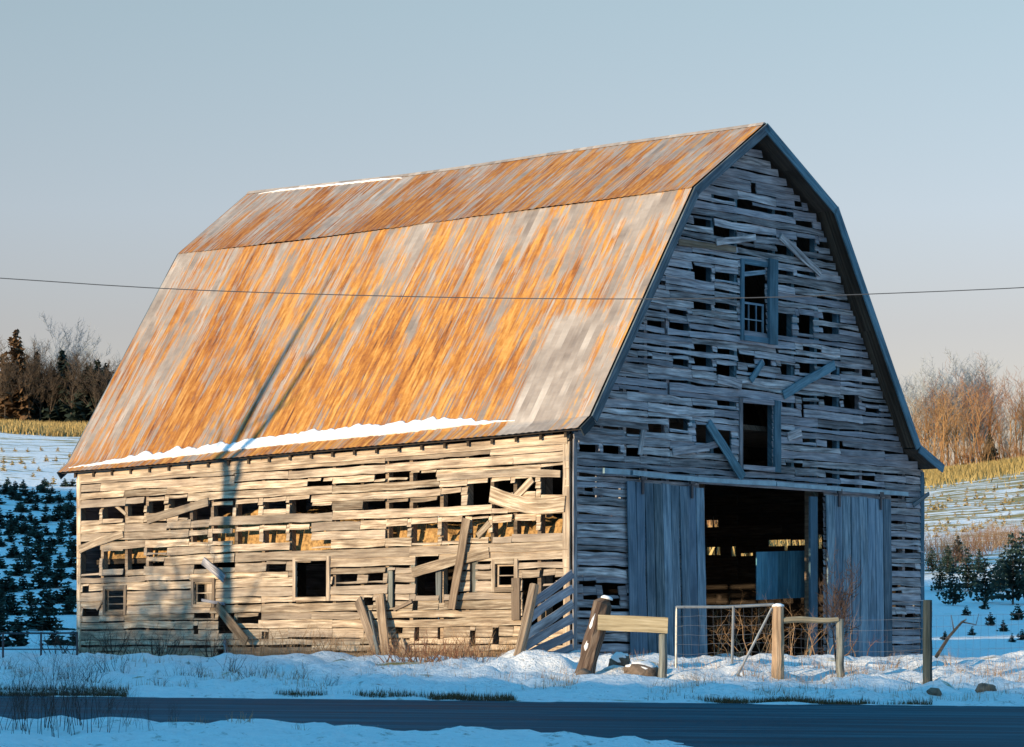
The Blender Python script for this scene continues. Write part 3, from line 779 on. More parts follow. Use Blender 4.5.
# snow on the roof -----------------------------------------------------
def roof_snow(sec, t0, t1, lo, hi, th, n, name, label, seedv):
    mb = MB(); rings = []
    for k in range(n+1):
        t = t0+(t1-t0)*k/n
        end = min(1, 6*min(k/n, 1-k/n)+.12)
        l = lo(t)+.03*fbm(t*60, seedv, 1, 3); h = l+(hi(t)-lo(t))*end*(1+.30*fbm(t*45, seedv+9, 1, 4))
        tk = th*end*(1+.4*fbm(t*80, seedv+4, 1, 3)); q = []
        tot = secl[0]+secl[1]
        def P(dist, lift):
            if sec == 0:
                return roof_pt(t, 0, dist/secl[0], lift) if dist < secl[0] else roof_pt(t, 1, (dist-secl[0])/secl[1], lift)
            return roof_pt(t, sec, dist/secl[sec], lift)
        m = (l+h)/2
        q = [P(l, .012), P(l+.02, tk*.75+.02), P(m, tk+.02), P(h-.04, tk*.5+.02), P(h, .012)]
        rings.append((q, [(0, 0, 0)]*5))
    mb.quadstrip(rings); o = mb.build(name, M['snow'], None, True)
    return tag(o, label, 'snow', kind='stuff')
roof_snow(0, .125, .985, lambda t: .50-.36*t, lambda t: .50-.36*t+lerp([(0, .12), (.2, .27), (.5, .36), (1, .24)], t), .05, 260, 'snow', 'long strip of white snow lying along the lower roof edge', 3)
roof_snow(2, .66, .97, lambda t: secl[2]-.13, lambda t: secl[2]-.05, .03, 60, 'snow', 'thin line of snow along the far part of the ridge', 8)

# ------------------------------------------------------------------ fences, posts, gate, rocks
def gpt(px, y): return (px-512)/F*y
def at_px(px, py, y): return Vector((gpt(px, y), y, (HZ-py)/F*y))
def post(name, label, base_px, top_px, y, r, mat, snow=False, sides=9, jag=.12, cat='post', group=None, ragged=False):
    a = at_px(*base_px, y); b = at_px(*top_px, y); a.z = ground(a.x, a.y)-.25 if a.z > ground(a.x, a.y)-.25 else a.z
    if not ragged and False: pass
    e = empty(name, (a.x, a.y, ground(a.x, a.y)), label, cat, group)
    mb = MB(); n = 8; pts = [a.lerp(b, k/n)+Vector((rng.gauss(0, .005), rng.gauss(0, .005), 0)) for k in range(n+1)]
    rad = [r*(1.06-.12*k/n) for k in range(n+1)]
    if ragged: pts.append(b+(b-a).normalized()*.10+Vector((.04, 0, 0))); rad += [r*.35]
    mb.tube(pts, rad, sides, jag=jag)
    shaft = mb.build('shaft', mat, e)
    if snow:
        mb = MB(); d = (b-a).normalized()
        top = pts[-1]
        ring = [top-d*.012, top+d*.02, top+d*.045]
        mb.tube(ring, [r*1.0*(.6 if ragged else 1), r*.95*(.6 if ragged else 1), r*.35], 8, jag=.2); mb.build('snow_cap', M['snow'], e, True)
        if ragged:
            for f, rr in ((.55, .07), (.78, .08)):
                c = a.lerp(b, f)+Vector((-r*.55, -r*.6, 0)); mb = MB()
                mb.tube([c-d*.16, c-d*.05, c+d*.08, c+d*.18], [.004, rr*.5, rr*.38, .004], 8, jag=.9); mb.build('snow_patch', M['snow'], e, True)
    return e
post('broken_post', 'thick rotten post leaning beside the barn corner with snow on it', (580,662), (603,604), 50.5, .17, M['rotten'], True, ragged=True, jag=.45)
post('fence_post', 'short grey post under the end of the straw coloured plank', (663,682), (663,617), 50.3, .075, M['greypost'], False, jag=.2)
post('fence_post', 'tan round post with snow cap at the tube gate', (778,672), (778,606), 49.6, .105, M['post'], True)
post('fence_post', 'slim grey post holding the end of the thin pole rail', (841,678), (840,619), 49.9, .068, M['greypost'], False)
post('fence_post', 'dark greenish post standing before the shaded end of the gable', (927.5,680), (928,600), 49.8, .082, M['darkpost'], False)
def plank(name, label, p0, p1, y0, y1, w, mat, cat, t=.05):
    a, b = at_px(*p0, y0), at_px(*p1, y1); d = b-a; L = d.length; d.normalize(); nn = Vector((d.y, -d.x, 0)).normalized(); x = nn.cross(d).normalized()
    if x.z < 0: x = -x
    mb = MB(); mb.board(a-x*(w/2), d, x, nn, L, w, t, jag=.006); o = mb.build(name, mat)
    return tag(o, label, cat)
plank('fence_plank', 'wide straw coloured plank nailed between rotten post and short grey post', (598,622.5), (668,625.5), 50.35, 50.2, .27, M['rail'], 'plank')
mb = MB(); a, b = at_px(783, 620.5, 49.6), at_px(838, 619.5, 49.85)
mb.tube([a.lerp(b, k/6)+UP*(.015*math.sin(k)) for k in range(7)], [.05, .055, .05, .052, .048, .05, .045], 7, jag=.2)
tag(mb.build('pole_rail', M['rail']), 'thin straw coloured pole rail between tan post and slim grey post', 'rail')
# tube gate
g = empty('tube_gate', (at_px(726, 690, 49.6).x, 49.6, ground(at_px(726, 690, 49.6).x, 49.6)), 'bent galvanised tube gate with wire mesh in front of the door opening', 'gate')
mb = MB()
tl, tr = at_px(676.5, 607, 49.7), at_px(774, 604.5, 49.6)
mb.tube([at_px(676, 668, 49.7), at_px(676.5, 612, 49.7), tl, tl.lerp(tr, .05)], .024, 7)
mb.tube([tl, tl.lerp(tr, .5)+UP*-.02, tr], .026, 7); mb.build('gate_frame', M['steel'], g)
mb = MB(); mb.tube([at_px(733.5, 606, 49.63), at_px(732, 664, 49.63)], .024, 7); mb.build('upright', M['steel'], g)
mb = MB(); mb.tube([at_px(772, 608, 49.56), at_px(733, 684, 49.5)], .022, 7); mb.build('brace', M['steel'], g)
mb = MB()
for k in range(1, 7):
    y = 607+k*9.5; mb.tube([at_px(676+98*j/8, y-.6*k*j/8+.8*math.sin(j*2.1+k), 49.66) for j in range(9)], .0026, 3)
for k in range(1, 13):
    x = 676+98*k/13; mb.tube([at_px(x+.7*math.sin(k*2+j), 607+58*j/5, 49.66) for j in range(6)], .0024, 3)
mb.build('wire_mesh', M['wire'], g)
# woven wire fence from the gate to the right and out of the picture
def wirefence(name, label, p0, p1, y0, y1, hpx, nh, nvert, r=.0024):
    mb = MB()
    for k in range(nh):
        f = k/(nh-1); sag = rng.uniform(0, 2.5)
        mb.tube([at_px(p0[0]+(p1[0]-p0[0])*j/10, p0[1]+(p1[1]-p0[1])*j/10+hpx*f+sag*math.sin(math.pi*j/10), y0+(y1-y0)*j/10) for j in range(11)], r, 3)
    for k in range(nvert):
        t = (k+.5)/nvert; x = p0[0]+(p1[0]-p0[0])*t; yb = p0[1]+(p1[1]-p0[1])*t; yy = y0+(y1-y0)*t
        mb.tube([at_px(x+rng.gauss(0, .4), yb+hpx*j/4, yy) for j in range(5)], r*.85, 3)
    return tag(mb.build(name, M['wire']), label, 'wire fence')
wirefence('wire_fence', 'rusty woven wire strung between tan post and slim grey post', (785,627), (838,628), 49.6, 49.85, 40, 5, 8)
wirefence('wire_fence', 'thin woven wire strung between slim grey post and dark greenish post', (845,620), (923,618), 49.9, 49.8, 52, 6, 12)
wirefence('wire_fence', 'thin woven wire running from dark greenish post out over the snowy yard', (932,616), (1060,612), 49.8, 50.2, 54, 6, 17)
# left pipe gate
g = empty('pipe_gate', (gpt(40, 54), 54, ground(gpt(40, 54), 54)), 'dark pipe gate before the snowy sapling field at the far barn corner', 'gate')
mb = MB(); mb.tube([at_px(-30, 633.5, 54), at_px(78, 633, 54)], .017, 6); mb.build('top_pipe', M['darkpipe'], g)
mb = MB(); mb.tube([at_px(-30, 649, 54), at_px(78, 649.5, 54)], .012, 6); mb.build('lower_pipe', M['darkpipe'], g)
for x in (3, 41, 77): 
    mb = MB(); mb.tube([at_px(x, 632, 54), at_px(x, 672, 54)], .02, 6); mb.build('upright', M['darkpipe'], g)
# broken board fence running out from the near corner of the barn (slats fallen aslant)
bf = empty('board_fence', tuple(C0-G*.9+UP*ground((C0-G*.9).x, (C0-G*.9).y)), 'collapsed board fence with slanting slats at the near barn corner', 'fence')
for k, (zr, zl) in enumerate(((1.50, .88), (1.22, .58), (.95, .30), (.68, .06), (.38, -.14), (.12, -.3))):
    p = C0-G*(1.28+.10*k)+S*.06+UP*zl; q = C0-G*.06+S*.06+UP*zr
    d = q-p; L = d.length; d.normalize(); x = S.cross(d).normalized(); x = x if x.z > 0 else -x
    mb = MB(); mb.board(p-x*.08, d, x, S, L, .165, .025, jag=.01, bow=rng.gauss(0, .02)); mb.build('slat', M['gable'], bf)
mb = MB(); a, b = C0-G*1.72+UP*-.4+S*.12, C0-G*1.16+UP*1.28+S*.12
mb.tube([a, a.lerp(b, .3), a.lerp(b, .6)+S*.01, b], [.11, .10, .095, .085], 7, jag=.2); mb.build('end_post', M['loose'], bf)
# boards leaning on the long wall
def lean(name, label, p0, p1, w, out, mat):
    (u0, z0), (u1, z1) = px_side(*p0), px_side(*p1)
    a = side_at(u0, z0, out); b = side_at(u1, z1, .07); a.z = ground(a.x, a.y)-.05
    d = b-a; L = d.length; d.normalize(); x = (-G).cross(d).normalized(); nn = d.cross(x).normalized(); nn = nn if nn.dot(-G) > 0 else -nn
    mb = MB(); mb.board(a-x*(w/2), d, x, nn, L, w, .035, jag=.012); return tag(mb.build(name, mat), label, 'board')
lean('leaning_board', 'tall brown board leaning to the left against the long sunlit wall', (403,662), (383,596), .22, .45, M['loose'])
lean('leaning_board', 'wide brown board slanting down to the right beside the tallest leaning board', (394,655), (361,600), .20, .4, M['loose'])
lean('leaning_board', 'short low board slumped at the foot of the leaning boards', (420,660), (404,641), .17, .35, M['side'])
lean('leaning_board', 'narrow grey stick propped on the wall left of the leaning boards', (398,662), (372,612), .08, .5, M['greypost'])
# rocks
def rock(name, label, px, py, y, rx, rz, mat, snow=True, seed=1, cat='rock'):
    c = at_px(px, py, y); c.z = ground(c.x, c.y)+rz*.2
    e = empty(name, (c.x, c.y, ground(c.x, c.y)), label, cat)
    def shape(s, flat, zoff):
        mb = MB(); nu, nv = 14, 9
        for j in range(nv+1):
            th = math.pi*j/nv
            for i in range(nu):
                ph = 2*math.pi*i/nu; d = Vector((math.sin(th)*math.cos(ph), math.sin(th)*math.sin(ph), math.cos(th)))
                k = 1+.28*noise.noise(d*1.6+Vector((seed, 0, 0)))+.1*noise.noise(d*4+Vector((seed, 5, 0)))
                p = Vector((d.x*rx*k*s, d.y*rx*.8*k*s, max(d.z, -.3 if flat else -1)*rz*k*s+zoff)); mb.v.append(tuple(c+p)); mb.b.append((0, 0, .5))
        mb.f = [(j*nu+i, (j+1)*nu+i, (j+1)*nu+(i+1) % nu, j*nu+(i+1) % nu) for j in range(nv) for i in range(nu)]; return mb
    shape(1, False, 0).build('boulder', mat, e, True)
    if snow: shape(.86, True, rz*.30).build('snow_cap', M['snow'], e, True)
    return e
rock('rock', 'flat brown boulder with snow cap under the straw coloured plank', 641, 660, 50.6, .36, .17, M['rock'], True, 3)
rock('rock', 'rounded tan rock with snow cap just right of the rotten post', 620, 648, 51.0, .22, .2, M['rock'], True, 6)
rock('rock', 'brown clod with grass stuck in the snow at the far right road edge', 986, 690, 46.0, .17, .10, M['rock'], False, 9, 'clod')
rock('rock', 'small dark clod in the snow by the road beyond the greenish post', 934, 693, 46.0, .13, .08, M['rock'], False, 12, 'clod')
rock('rock', 'small brown clod half buried in the drift below the rotten post', 583, 671, 49.8, .13, .09, M['rock'], False, 15, 'clod')
mb = MB(); a, b = at_px(936, 657, 52), at_px(962, 622, 52.4); mb.tube([a, a.lerp(b, .5)+UP*.05, b, b+Vector((.08, 0, .05))], [.035, .03, .02, .01], 6, jag=.2)
mb.tube([a.lerp(b, .7), a.lerp(b, .8)+Vector((-.1, 0, .25))], [.015, .006], 5); mb.tube([b, b+Vector((.25, 0, -.05)), b+Vector((.3, 0, .15))], [.015, .01, .005], 5)
tag(mb.build('fallen_branch', M['bark_dark']), 'dark fallen branch propped aslant behind the wire near the greenish post', 'branch')

# power line
def wire_z(px):  # pixel row of the wire
    return lerp([(-900, 225), (-400, 254), (0, 278), (80, 283.5), (160, 289), (320, 294.5), (480, 298.2), (640, 299.3), (760, 298), (875, 294), (1024, 288), (1400, 264), (1900, 222)], px)
pts = []
for k in range(57):
    px = -900+50*k; w = sum(wire_z(px+o) for o in (-60, -30, 0, 30, 60))/5
    pts.append(at_px(px, w, 46.5))
mb = MB(); mb.tube(pts, .008, 5); tag(mb.build('power_line', M['cable']), 'thin dark overhead wire sagging across the roof and gable', 'wire')

# ------------------------------------------------------------------ plants
MINR = [0.0]
def grow(mbT, mbL, p, d, length, rad, depth, maxd, rr, split, bend, upw, seg=4):
    rad = max(rad, MINR[0])
    pts = [p.copy()]; rads = [rad]; q = p.copy(); dd = d.copy(); kids = []
    for k in range(seg):
        dd = (dd+Vector((rr.gauss(0, bend), rr.gauss(0, bend), rr.gauss(0, bend)+upw))).normalized()
        q = q+dd*(length/seg); pts.append(q.copy()); rads.append(rad*(1-.62*(k+1)/seg))
        if depth < maxd and (k >= seg*.3 or depth > 0):
            for _ in range(split if depth else split+1):
                if rr.random() < (.8 if split > 1 or depth < 1 else .93): kids.append((q.copy(), dd.copy(), rads[-1]))
    tgt = mbT if depth < 2 else mbL
    tgt.tube(pts, rads, 5 if depth == 0 else 3, caps=False, rnd=rr.random())
    for (kp, kd, kr) in kids:
        ax = Vector((rr.gauss(0, 1), rr.gauss(0, 1), rr.gauss(0, .5))).normalized()
        nd = (kd*(.9 if depth == 0 else .7)+ax*(.62 if depth == 0 else .75)).normalized()
        if nd.z < -.1: nd.z *= -.4
        grow(mbT, mbL, kp, nd, length*(rr.uniform(.42, .64) if depth else rr.uniform(.30, .50)), kr*.62, depth+1, maxd, rr, split, bend*1.15, upw, 3)
def bare_template(name, h, seed, bark, maxd=4, split=2, bend=.13, upw=.10, rad=None, cat='tree'):
    rr = random.Random(seed); mt, ml = MB(), MB()
    MINR[0] = .020 if bark in ('bark_grey', 'bark_dark') else .013
    grow(mt, ml, Vector((0, 0, -.2)), UP.copy(), h*.80, rad or h*.014, 0, maxd, rr, split, bend*.5, upw, 9)
    MINR[0] = 0.0
    e = empty(name, (0, 0, 0), 'x', cat); mt.build('trunk', M[bark], e); ml.build('crown', M[bark], e); return e
def conifer_mesh(h, w, seed, nlayer, per, droop=.25, leaf=.5, lowgap=.08):
    rr = random.Random(seed); mt, ml = MB(), MB()
    mt.tube([(0, 0, -.2), (0, 0, h*.5), (0, 0, h*.97)], [h*.017, h*.011, h*.003], 5, caps=False, rnd=.3)
    for L in range(nlayer):
        f = L/nlayer; z = h*(lowgap+(1-lowgap)*f); wr = w*(1-f)**.85*(.75+.45*rr.random())+.03*w
        for k in range(per):
            an = rr.random()*6.283; r = wr*(.7+.45*rr.random()); c, s_ = math.cos(an), math.sin(an)
            tip = Vector((c*r, s_*r, z-droop*r+rr.gauss(0, .03)*h)); root = Vector((0, 0, z+.02*h))
            for m in range(3):
                g = (m+.4)/3; b = root.lerp(tip, g); sz = leaf*wr*(.55-.3*g)+.012*h
                th = rr.uniform(-1.3, 1.3); side = (Vector((-s_, c, 0))*math.cos(th)+UP*math.sin(th))*sz*(.7+.6*rr.random()); out = (tip-root).normalized()*sz*1.3; dz = Vector((0, 0, -sz*rr.uniform(.1, .6)))
                ml.poly([b-out*.3+dz*.2, b+side+dz, b+out+dz*.4, b-side+dz], rr.random())
    return mt, ml
def conifer_template(name, h, w, seed, mat, nlayer=16, per=9, bark='bark_dark', **kw):
    mt, ml = conifer_mesh(h, w, seed, nlayer, per, **kw)
    e = empty(name, (0, 0, 0), 'x', 'tree'); mt.build('trunk', M[bark], e); ml.build('crown', M[mat], e); return e
used = set()
def place(tpl, px, y, label, cat, group, scale=1.0, rot=None, sink=.0, xyz=None, sxy=None):
    o = tpl if tpl.name not in used else copy_tree(tpl); used.add(tpl.name)
    x = gpt(px, y) if xyz is None else xyz[0]; yy = y if xyz is None else xyz[1]
    o.location = (x, yy, ground(x, yy)-sink); o.rotation_euler = (0, 0, rng.random()*6.28 if rot is None else rot)
    s = sxy or scale; o.scale = (s, s, scale)
    tag(o, label, cat, group); return o

def shrub_template(name, h, n, seed, mat, spread=.5, rad=.012, maxd=2, bend=.16):
    rr = random.Random(seed); mb = MB()
    for k in range(n):
        p = Vector((rr.gauss(0, spread*.35), rr.gauss(0, spread*.35), -.05)); d = Vector((rr.gauss(0, .4), rr.gauss(0, .4), 1)).normalized()
        grow(mb, mb, p, d, h*rr.uniform(.5, .9), rad*rr.uniform(.6, 1.2), 0, maxd, rr, 1, bend, .03, 4)
    return mb.build(name, M[mat])
SH_C = [shrub_template('dry_brush', 1.8, 14, 560+i, ('bark_tan', 'bark_red', 'bark_tan')[i], 1.0, .03) for i in range(3)]
# tree line beyond the crest, far side of the long wall
T = {}
for i in range(3):
    T['grey%d' % i] = bare_template('bare_tree', 10, 100+i, 'bark_grey', 4, 2, .10, .16)
    T['tan%d' % i] = bare_template('bare_tree', 8, 200+i, 'bark_tan', 4, 1, .16, .14, .13)
    T['red%d' % i] = bare_template('bare_tree', 9.5, 300+i, 'bark_red', 4, 1, .14, .16, .14)
    T['dkb%d' % i] = bare_template('bare_tree', 9, 400+i, 'bark_dark', 4, 2, .12, .14)
T['con0'] = conifer_template('pine_tree', 8.5, 2.1, 11, 'conifer', 18, 15, droop=.3, leaf=.6)
T['con1'] = conifer_template('pine_tree', 8.0, 3.0, 12, 'conifer', 17, 17, droop=.15, lowgap=.02, leaf=.55)
T['rus0'] = conifer_template('pine_tree', 9.5, 2.3, 13, 'russet', 19, 15, droop=.1)
T['rus1'] = conifer_template('pine_tree', 8.5, 2.2, 14, 'russet', 17, 14, droop=.15)
gl = 'trees along the crest beyond the far barn end'
Lb = {'rus': 'russet tinted pine inside the dark wood on the left crest', 'grey': 'pale grey bare tree rising behind the dark pines on the left crest', 'con': 'dark evergreen in the shadowed wood on the left crest',
      'dkb': 'dark bare tree standing among the evergreens on the left crest'}
for k, (key, px, y, s, lab) in enumerate([
  ('rus0', 16, 266, 1.00, 'tall russet tinted pine nearest the left picture edge'), ('rus1', 3, 268, 0.86, 'russet pine cut off by the left picture edge'), ('rus1', 28, 269, 0.78, 'smaller russet pine right beside the tall russet one'),
  ('con0', 37, 267, 0.90, None), ('con0', 62, 266, 0.92, None), ('con1', 9, 272, 0.72, None), ('con1', 46, 270, 0.72, None), ('con1', 52, 268, 0.62, None), ('con1', 72, 268, 0.70, None),
  ('con1', 88, 265, 0.80, None), ('con1', 98, 266, 0.86, None), ('con1', 106, 267, 0.84, None), ('con1', 115, 268, 0.78, None), ('con1', 124, 269, 0.70, None), ('con0', 79, 271, 0.66, None), ('con1', 22, 273, 0.62, None), ('con1', 33, 274, 0.60, None), ('con1', 60, 274, 0.58, None), ('con1', 132, 272, 0.66, None), ('con0', 110, 273, 0.75, None),
  ('grey0', 61, 276, 0.87, 'tallest pale grey bare tree topping the left crest'), ('grey1', 78, 280, 0.78, None), ('grey2', 46, 282, 0.75, None), ('grey0', 33, 284, 0.77, None), ('grey1', 90, 285, 0.73, None), ('grey2', 104, 286, 0.62, None), ('grey0', 118, 287, 0.65, None), ('grey1', 130, 288, 0.67, None), ('grey2', 70, 288, 0.79, None), ('grey0', 20, 289, 0.72, None), ('grey1', 6, 287, 0.70, None), ('grey2', 55, 290, 0.78, None),
  ('dkb0', 29, 265, 0.64, None), ('dkb1', 70, 264.5, 0.61, None), ('dkb2', 94, 264, 0.59, None), ('dkb0', 84, 266, 0.66, None), ('dkb1', 112, 265, 0.56, None), ('dkb1', 40, 266, .68, None), ('dkb2', 62, 267, .66, None), ('dkb0', 76, 268, .7, None), ('dkb1', 16, 266, .7, None), ('dkb2', 102, 267, .62, None), ('rus1', 84, 269, .70, None), ('rus1', 54, 270, .74, None), ('dkb2', 50, 265, 0.59, None), ('dkb0', 5, 265, 0.59, None)]):
    place(T[key], px, y, lab or Lb[key[:-1]], 'tree', gl, s)
# right tree line
gr = 'trees along the crest beyond the shaded gable'
Lr = {'grey': 'tall blue grey bare tree at the back of the right tree line', 'tan': 'sunlit tan bare tree in front of the right tree line', 'red': 'sunlit russet bare tree in the right tree line', 'con': 'dark round evergreen among tan trees in the right tree line'}
for key, px, y, s in [
  ('grey0', 905, 290, 0.85), ('grey1', 915, 288, 0.88), ('grey2', 927, 291, 0.90), ('grey0', 938, 289, 0.85), ('grey1', 949, 292, 0.91), ('grey2', 960, 288, 0.97), ('grey0', 968, 291, 0.99), ('grey1', 977, 290, 0.91), ('grey2', 986, 292, 0.80), ('grey0', 994, 290, 0.64), ('grey1', 1020, 289, 0.66), ('grey2', 1032, 291, 0.70), ('grey0', 954, 295, 0.77), ('grey1', 932, 296, 0.73), ('grey2', 972, 297, 0.80), ('grey0', 1006, 294, 0.46),
  ('tan0', 916, 270, 0.82), ('tan1', 928, 268, 0.86), ('tan2', 939, 267, 0.90), ('tan0', 948, 269, 0.90), ('tan1', 957, 268, 0.83), ('tan2', 972, 267, 0.86), ('tan0', 1000, 268, 0.67), ('tan1', 1010, 267, 0.74), ('tan2', 1022, 268, 0.86), ('tan0', 933, 273, 0.86), ('tan1', 944, 274, 0.82), ('tan2', 924, 275, 0.86), ('tan1', 965, 272, 0.77),
  ('red0', 921, 278, 0.86), ('red1', 945, 279, 0.90), ('red2', 980, 276, 0.88), ('red0', 988, 273, 0.88), ('red1', 994, 277, 0.77), ('red2', 1017, 276, 0.80), ('red0', 1028, 274, 0.84), ('red1', 984, 280, 0.92), ('red2', 955, 281, 0.84), ('red0', 1004, 281, 0.64), ('red1', 975, 270, 0.64), ('red2', 991, 268, 0.64),
  ('con1', 990, 265.5, 0.42)]:
    place(T[key], px, y, Lr[key[:-1]], 'tree', gr, s)

# young conifers in the snowy field: shaded plantation left, scattered tufts in sun
def sapling_template(name, h, w, seed, mat, nl, per):
    mt, ml = conifer_mesh(h, w, seed, nl, per, droop=-.1, leaf=.75, lowgap=.06)
    base = len(ml.v); ml.v += mt.v; ml.b += mt.b; ml.f += [tuple(i+base for i in f) for f in mt.f]
    o = ml.build(name, M[mat]); return o
SP = [sapling_template('spruce_sapling', 1.0, .52, 30+i, 'sapling', 7, 7) for i in range(4)]
TU = [sapling_template('spruce_sapling', .8, .40, 50+i, 'straw_tuft', 5, 5) for i in range(3)]
def scale_at(y): return F/y
def y_for_row(px, py):
    lo, hi = 78.0, 262.0
    for _ in range(40):
        m = (lo+hi)/2; x = gpt(px, m); r = HZ-hill(x, m)/m*F
        if r > py: lo = m
        else: hi = m
    return (lo+hi)/2
cnt = 0
row = 488.0
while row < 652:
    step = 6.8+(row-488)*.060; px = -6+rng.random()*8
    while px < 84:
        yy = y_for_row(px, row+rng.gauss(0, 1.2))
        hp = 11+(row-488)*.08; hp *= rng.uniform(.7, 1.25)
        s = hp/scale_at(yy)
        if rng.random() < .92 and (row > 500 or rng.random() < .8):
            place(SP[cnt % 4], px, yy, 'small dark spruce sapling in the shaded snowy field beyond the far barn corner', 'sapling', 'dark saplings in the shaded field', s, sxy=s*rng.uniform(1.0, 1.55)); cnt += 1
        px += (10.0+(row-488)*.055)*rng.uniform(.75, 1.25)
    row += step
for (px, py, hp) in [(4,460,8),(12,462,7),(21,461,8),(34,461,6),(46,460,7),(56,460,6),(70,458,6),(4,474,9),(39,472,6),(53,485,9),(33,479,6),(2,452,5),(15,452,5),(28,453,5),(41,451,5),(58,452,5),(64,466,6),(25,470,5)]:
    yy = y_for_row(px, py); place(TU[int(px) % 3], px, yy, 'yellow tuft of young conifer on the sunlit snow band of the left hillside', 'sapling', 'yellow tufts on the left hillside', hp/scale_at(yy)/.8)
OL = [sapling_template('spruce_sapling', .8, .34, 60+i, 'olive', 5, 4) for i in range(3)]
row = 494; c2 = 0
while row < 547:
    px = 922+rng.random()*9
    while px < 1030:
        r_ = row-.10*(px-970)+rng.gauss(0, .8)
        if r_ < 538-(px-960)*.12 and rng.random() < .85:
            yy = y_for_row(px, r_); place(OL[c2 % 3], px, yy, 'tiny olive conifer tuft on the sunlit snow slope beyond the gable end', 'sapling', 'olive tufts on the right hillside', rng.uniform(5, 10)/scale_at(yy)/.8); c2 += 1
        px += rng.uniform(7, 12)
    row += 5.0
for k in range(26):
    px = 914+4.6*k+rng.uniform(-2, 2); yy = 263+4*rng.random(); place(SH_C[k % 3], px, yy, 'tan scrub filling the foot of the right tree line on the crest', 'bush', 'scrub under the right tree line', rng.uniform(14, 34)/scale_at(yy)/1.6)
# larger spruces right of the gable
BS = [conifer_template('spruce_tree', 2.2, .95, 70+i, 'sapling', 13, 13, droop=-.15, leaf=.30) for i in range(3)]
for k, (px, py, hp, lab) in enumerate([
 (941,590,30,'dark spruce nearest the gable corner behind the wire'), (953,608,42,'dark spruce with bare lower stem right of the corner spruce'), (968,590,44,'tall dark spruce in the middle of the right spruce row'),
 (958,562,28,'small dark spruce behind the tall middle one'), (985,602,46,'slender dark spruce left of the largest spruce'), (1013,604,72,'largest dark spruce at the right picture edge'), (1001,590,40,'bushy spruce tucked in behind the largest one'),
 (1022,588,58,'dark spruce cut by the right picture edge'), (932,572,26,'olive dark spruce half hidden by the gable corner'), (948,574,30,'broad dark spruce above the bare stemmed one'), (979,574,26,'low dark spruce between the tall middle and slender ones')]):
    yy = y_for_row(px, py); place(BS[k % 3], px, yy, lab, 'tree', 'spruces beyond the gable end', hp/scale_at(yy)/2.2)
for (px, py, hp) in [(990,626,14),(1003,630,12),(1018,622,18),(972,634,10),(1012,642,10),(945,640,10),(985,612,12),(1022,640,12),(966,618,12)]:
    yy = y_for_row(px, min(py, 648)); place(SP[int(px) % 4], px, yy, 'little dark sapling in the blue shaded snow below the right spruce row', 'sapling', 'small saplings below the spruces', hp/scale_at(yy))

# shrubs: twiggy clumps (see also SH_C above)
SH_R = [shrub_template('dry_brush', 2.0, 34, 500+i, 'weed_tan' if i else 'weed_red', 2.2, .022, 2, .10) for i in range(3)]
for k, (px, py, hp) in enumerate([(935,566,30),(947,560,26),(962,556,26),(974,552,28),(985,550,30),(997,546,26),(930,552,24),(1008,544,22),(955,548,18),(1019,540,18),(940,550,20),(968,546,18),(990,540,16),(930,560,26),(951,562,24),(979,556,24),(992,552,22),(1003,548,24),(1013,548,24),(1024,546,22),(945,566,22),(960,566,22)]):
    yy = y_for_row(px, py); place(SH_R[k % 3], px, yy, 'dry russet bush in the sunlit thicket above the right spruce row', 'bush', 'dry bushes above the spruces', hp/scale_at(yy)/2.0)
B_D = [shrub_template('dry_brush', .85, 12, 510+i, 'weed', .5, .011) for i in range(3)]
for k, px in enumerate((86, 103, 118, 137, 158, 176, 197, 216, 240)):
    a, z = px_side(px, 650); q = side_at(a, 0, .55+.5*rng.random())
    place(B_D[k % 3], 0, 0, 'dark leafless bush at the foot of the far half of the long wall', 'bush', 'dark bushes along the long wall', rng.uniform(.75, 1.15), xyz=(q.x, q.y))
for k in range(14):
    px = 10+24*k+rng.uniform(-8, 8); place(B_D[k % 3], px, rng.uniform(45.5, 52), 'small dark twig clump in the snow bank beyond the far road edge', 'bush', 'dark twigs in the far snow bank', rng.uniform(.3, .55))
B_T = [shrub_template('dry_brush', .8, 11, 520+i, 'weed_tan', .5, .008) for i in range(2)]
for k, px in enumerate((255, 268, 282, 293, 300, 312, 330, 345, 352, 372, 424, 470, 486, 500)):
    a, z = px_side(px, 650); q = side_at(a, 0, .5+.4*rng.random())
    place(B_T[k % 2], 0, 0, 'tan dry weed clump at the foot of the near half of the long wall', 'weed', 'tan weeds along the long wall', rng.uniform(.7, 1.15), xyz=(q.x, q.y))
B_R = [shrub_template('dry_brush', .55, 16, 530+i, 'weed_red', .55, .012) for i in range(2)]
for k, (px, y) in enumerate(((398, 53.6), (430, 53.2), (444, 53.0), (458, 53.2), (470, 53.4), (412, 53.4))):
    place(B_R[k % 2], px, y, 'low reddish dead plant in the snow before the leaning boards', 'weed', 'reddish weeds before the leaning boards', rng.uniform(.7, 1.1))
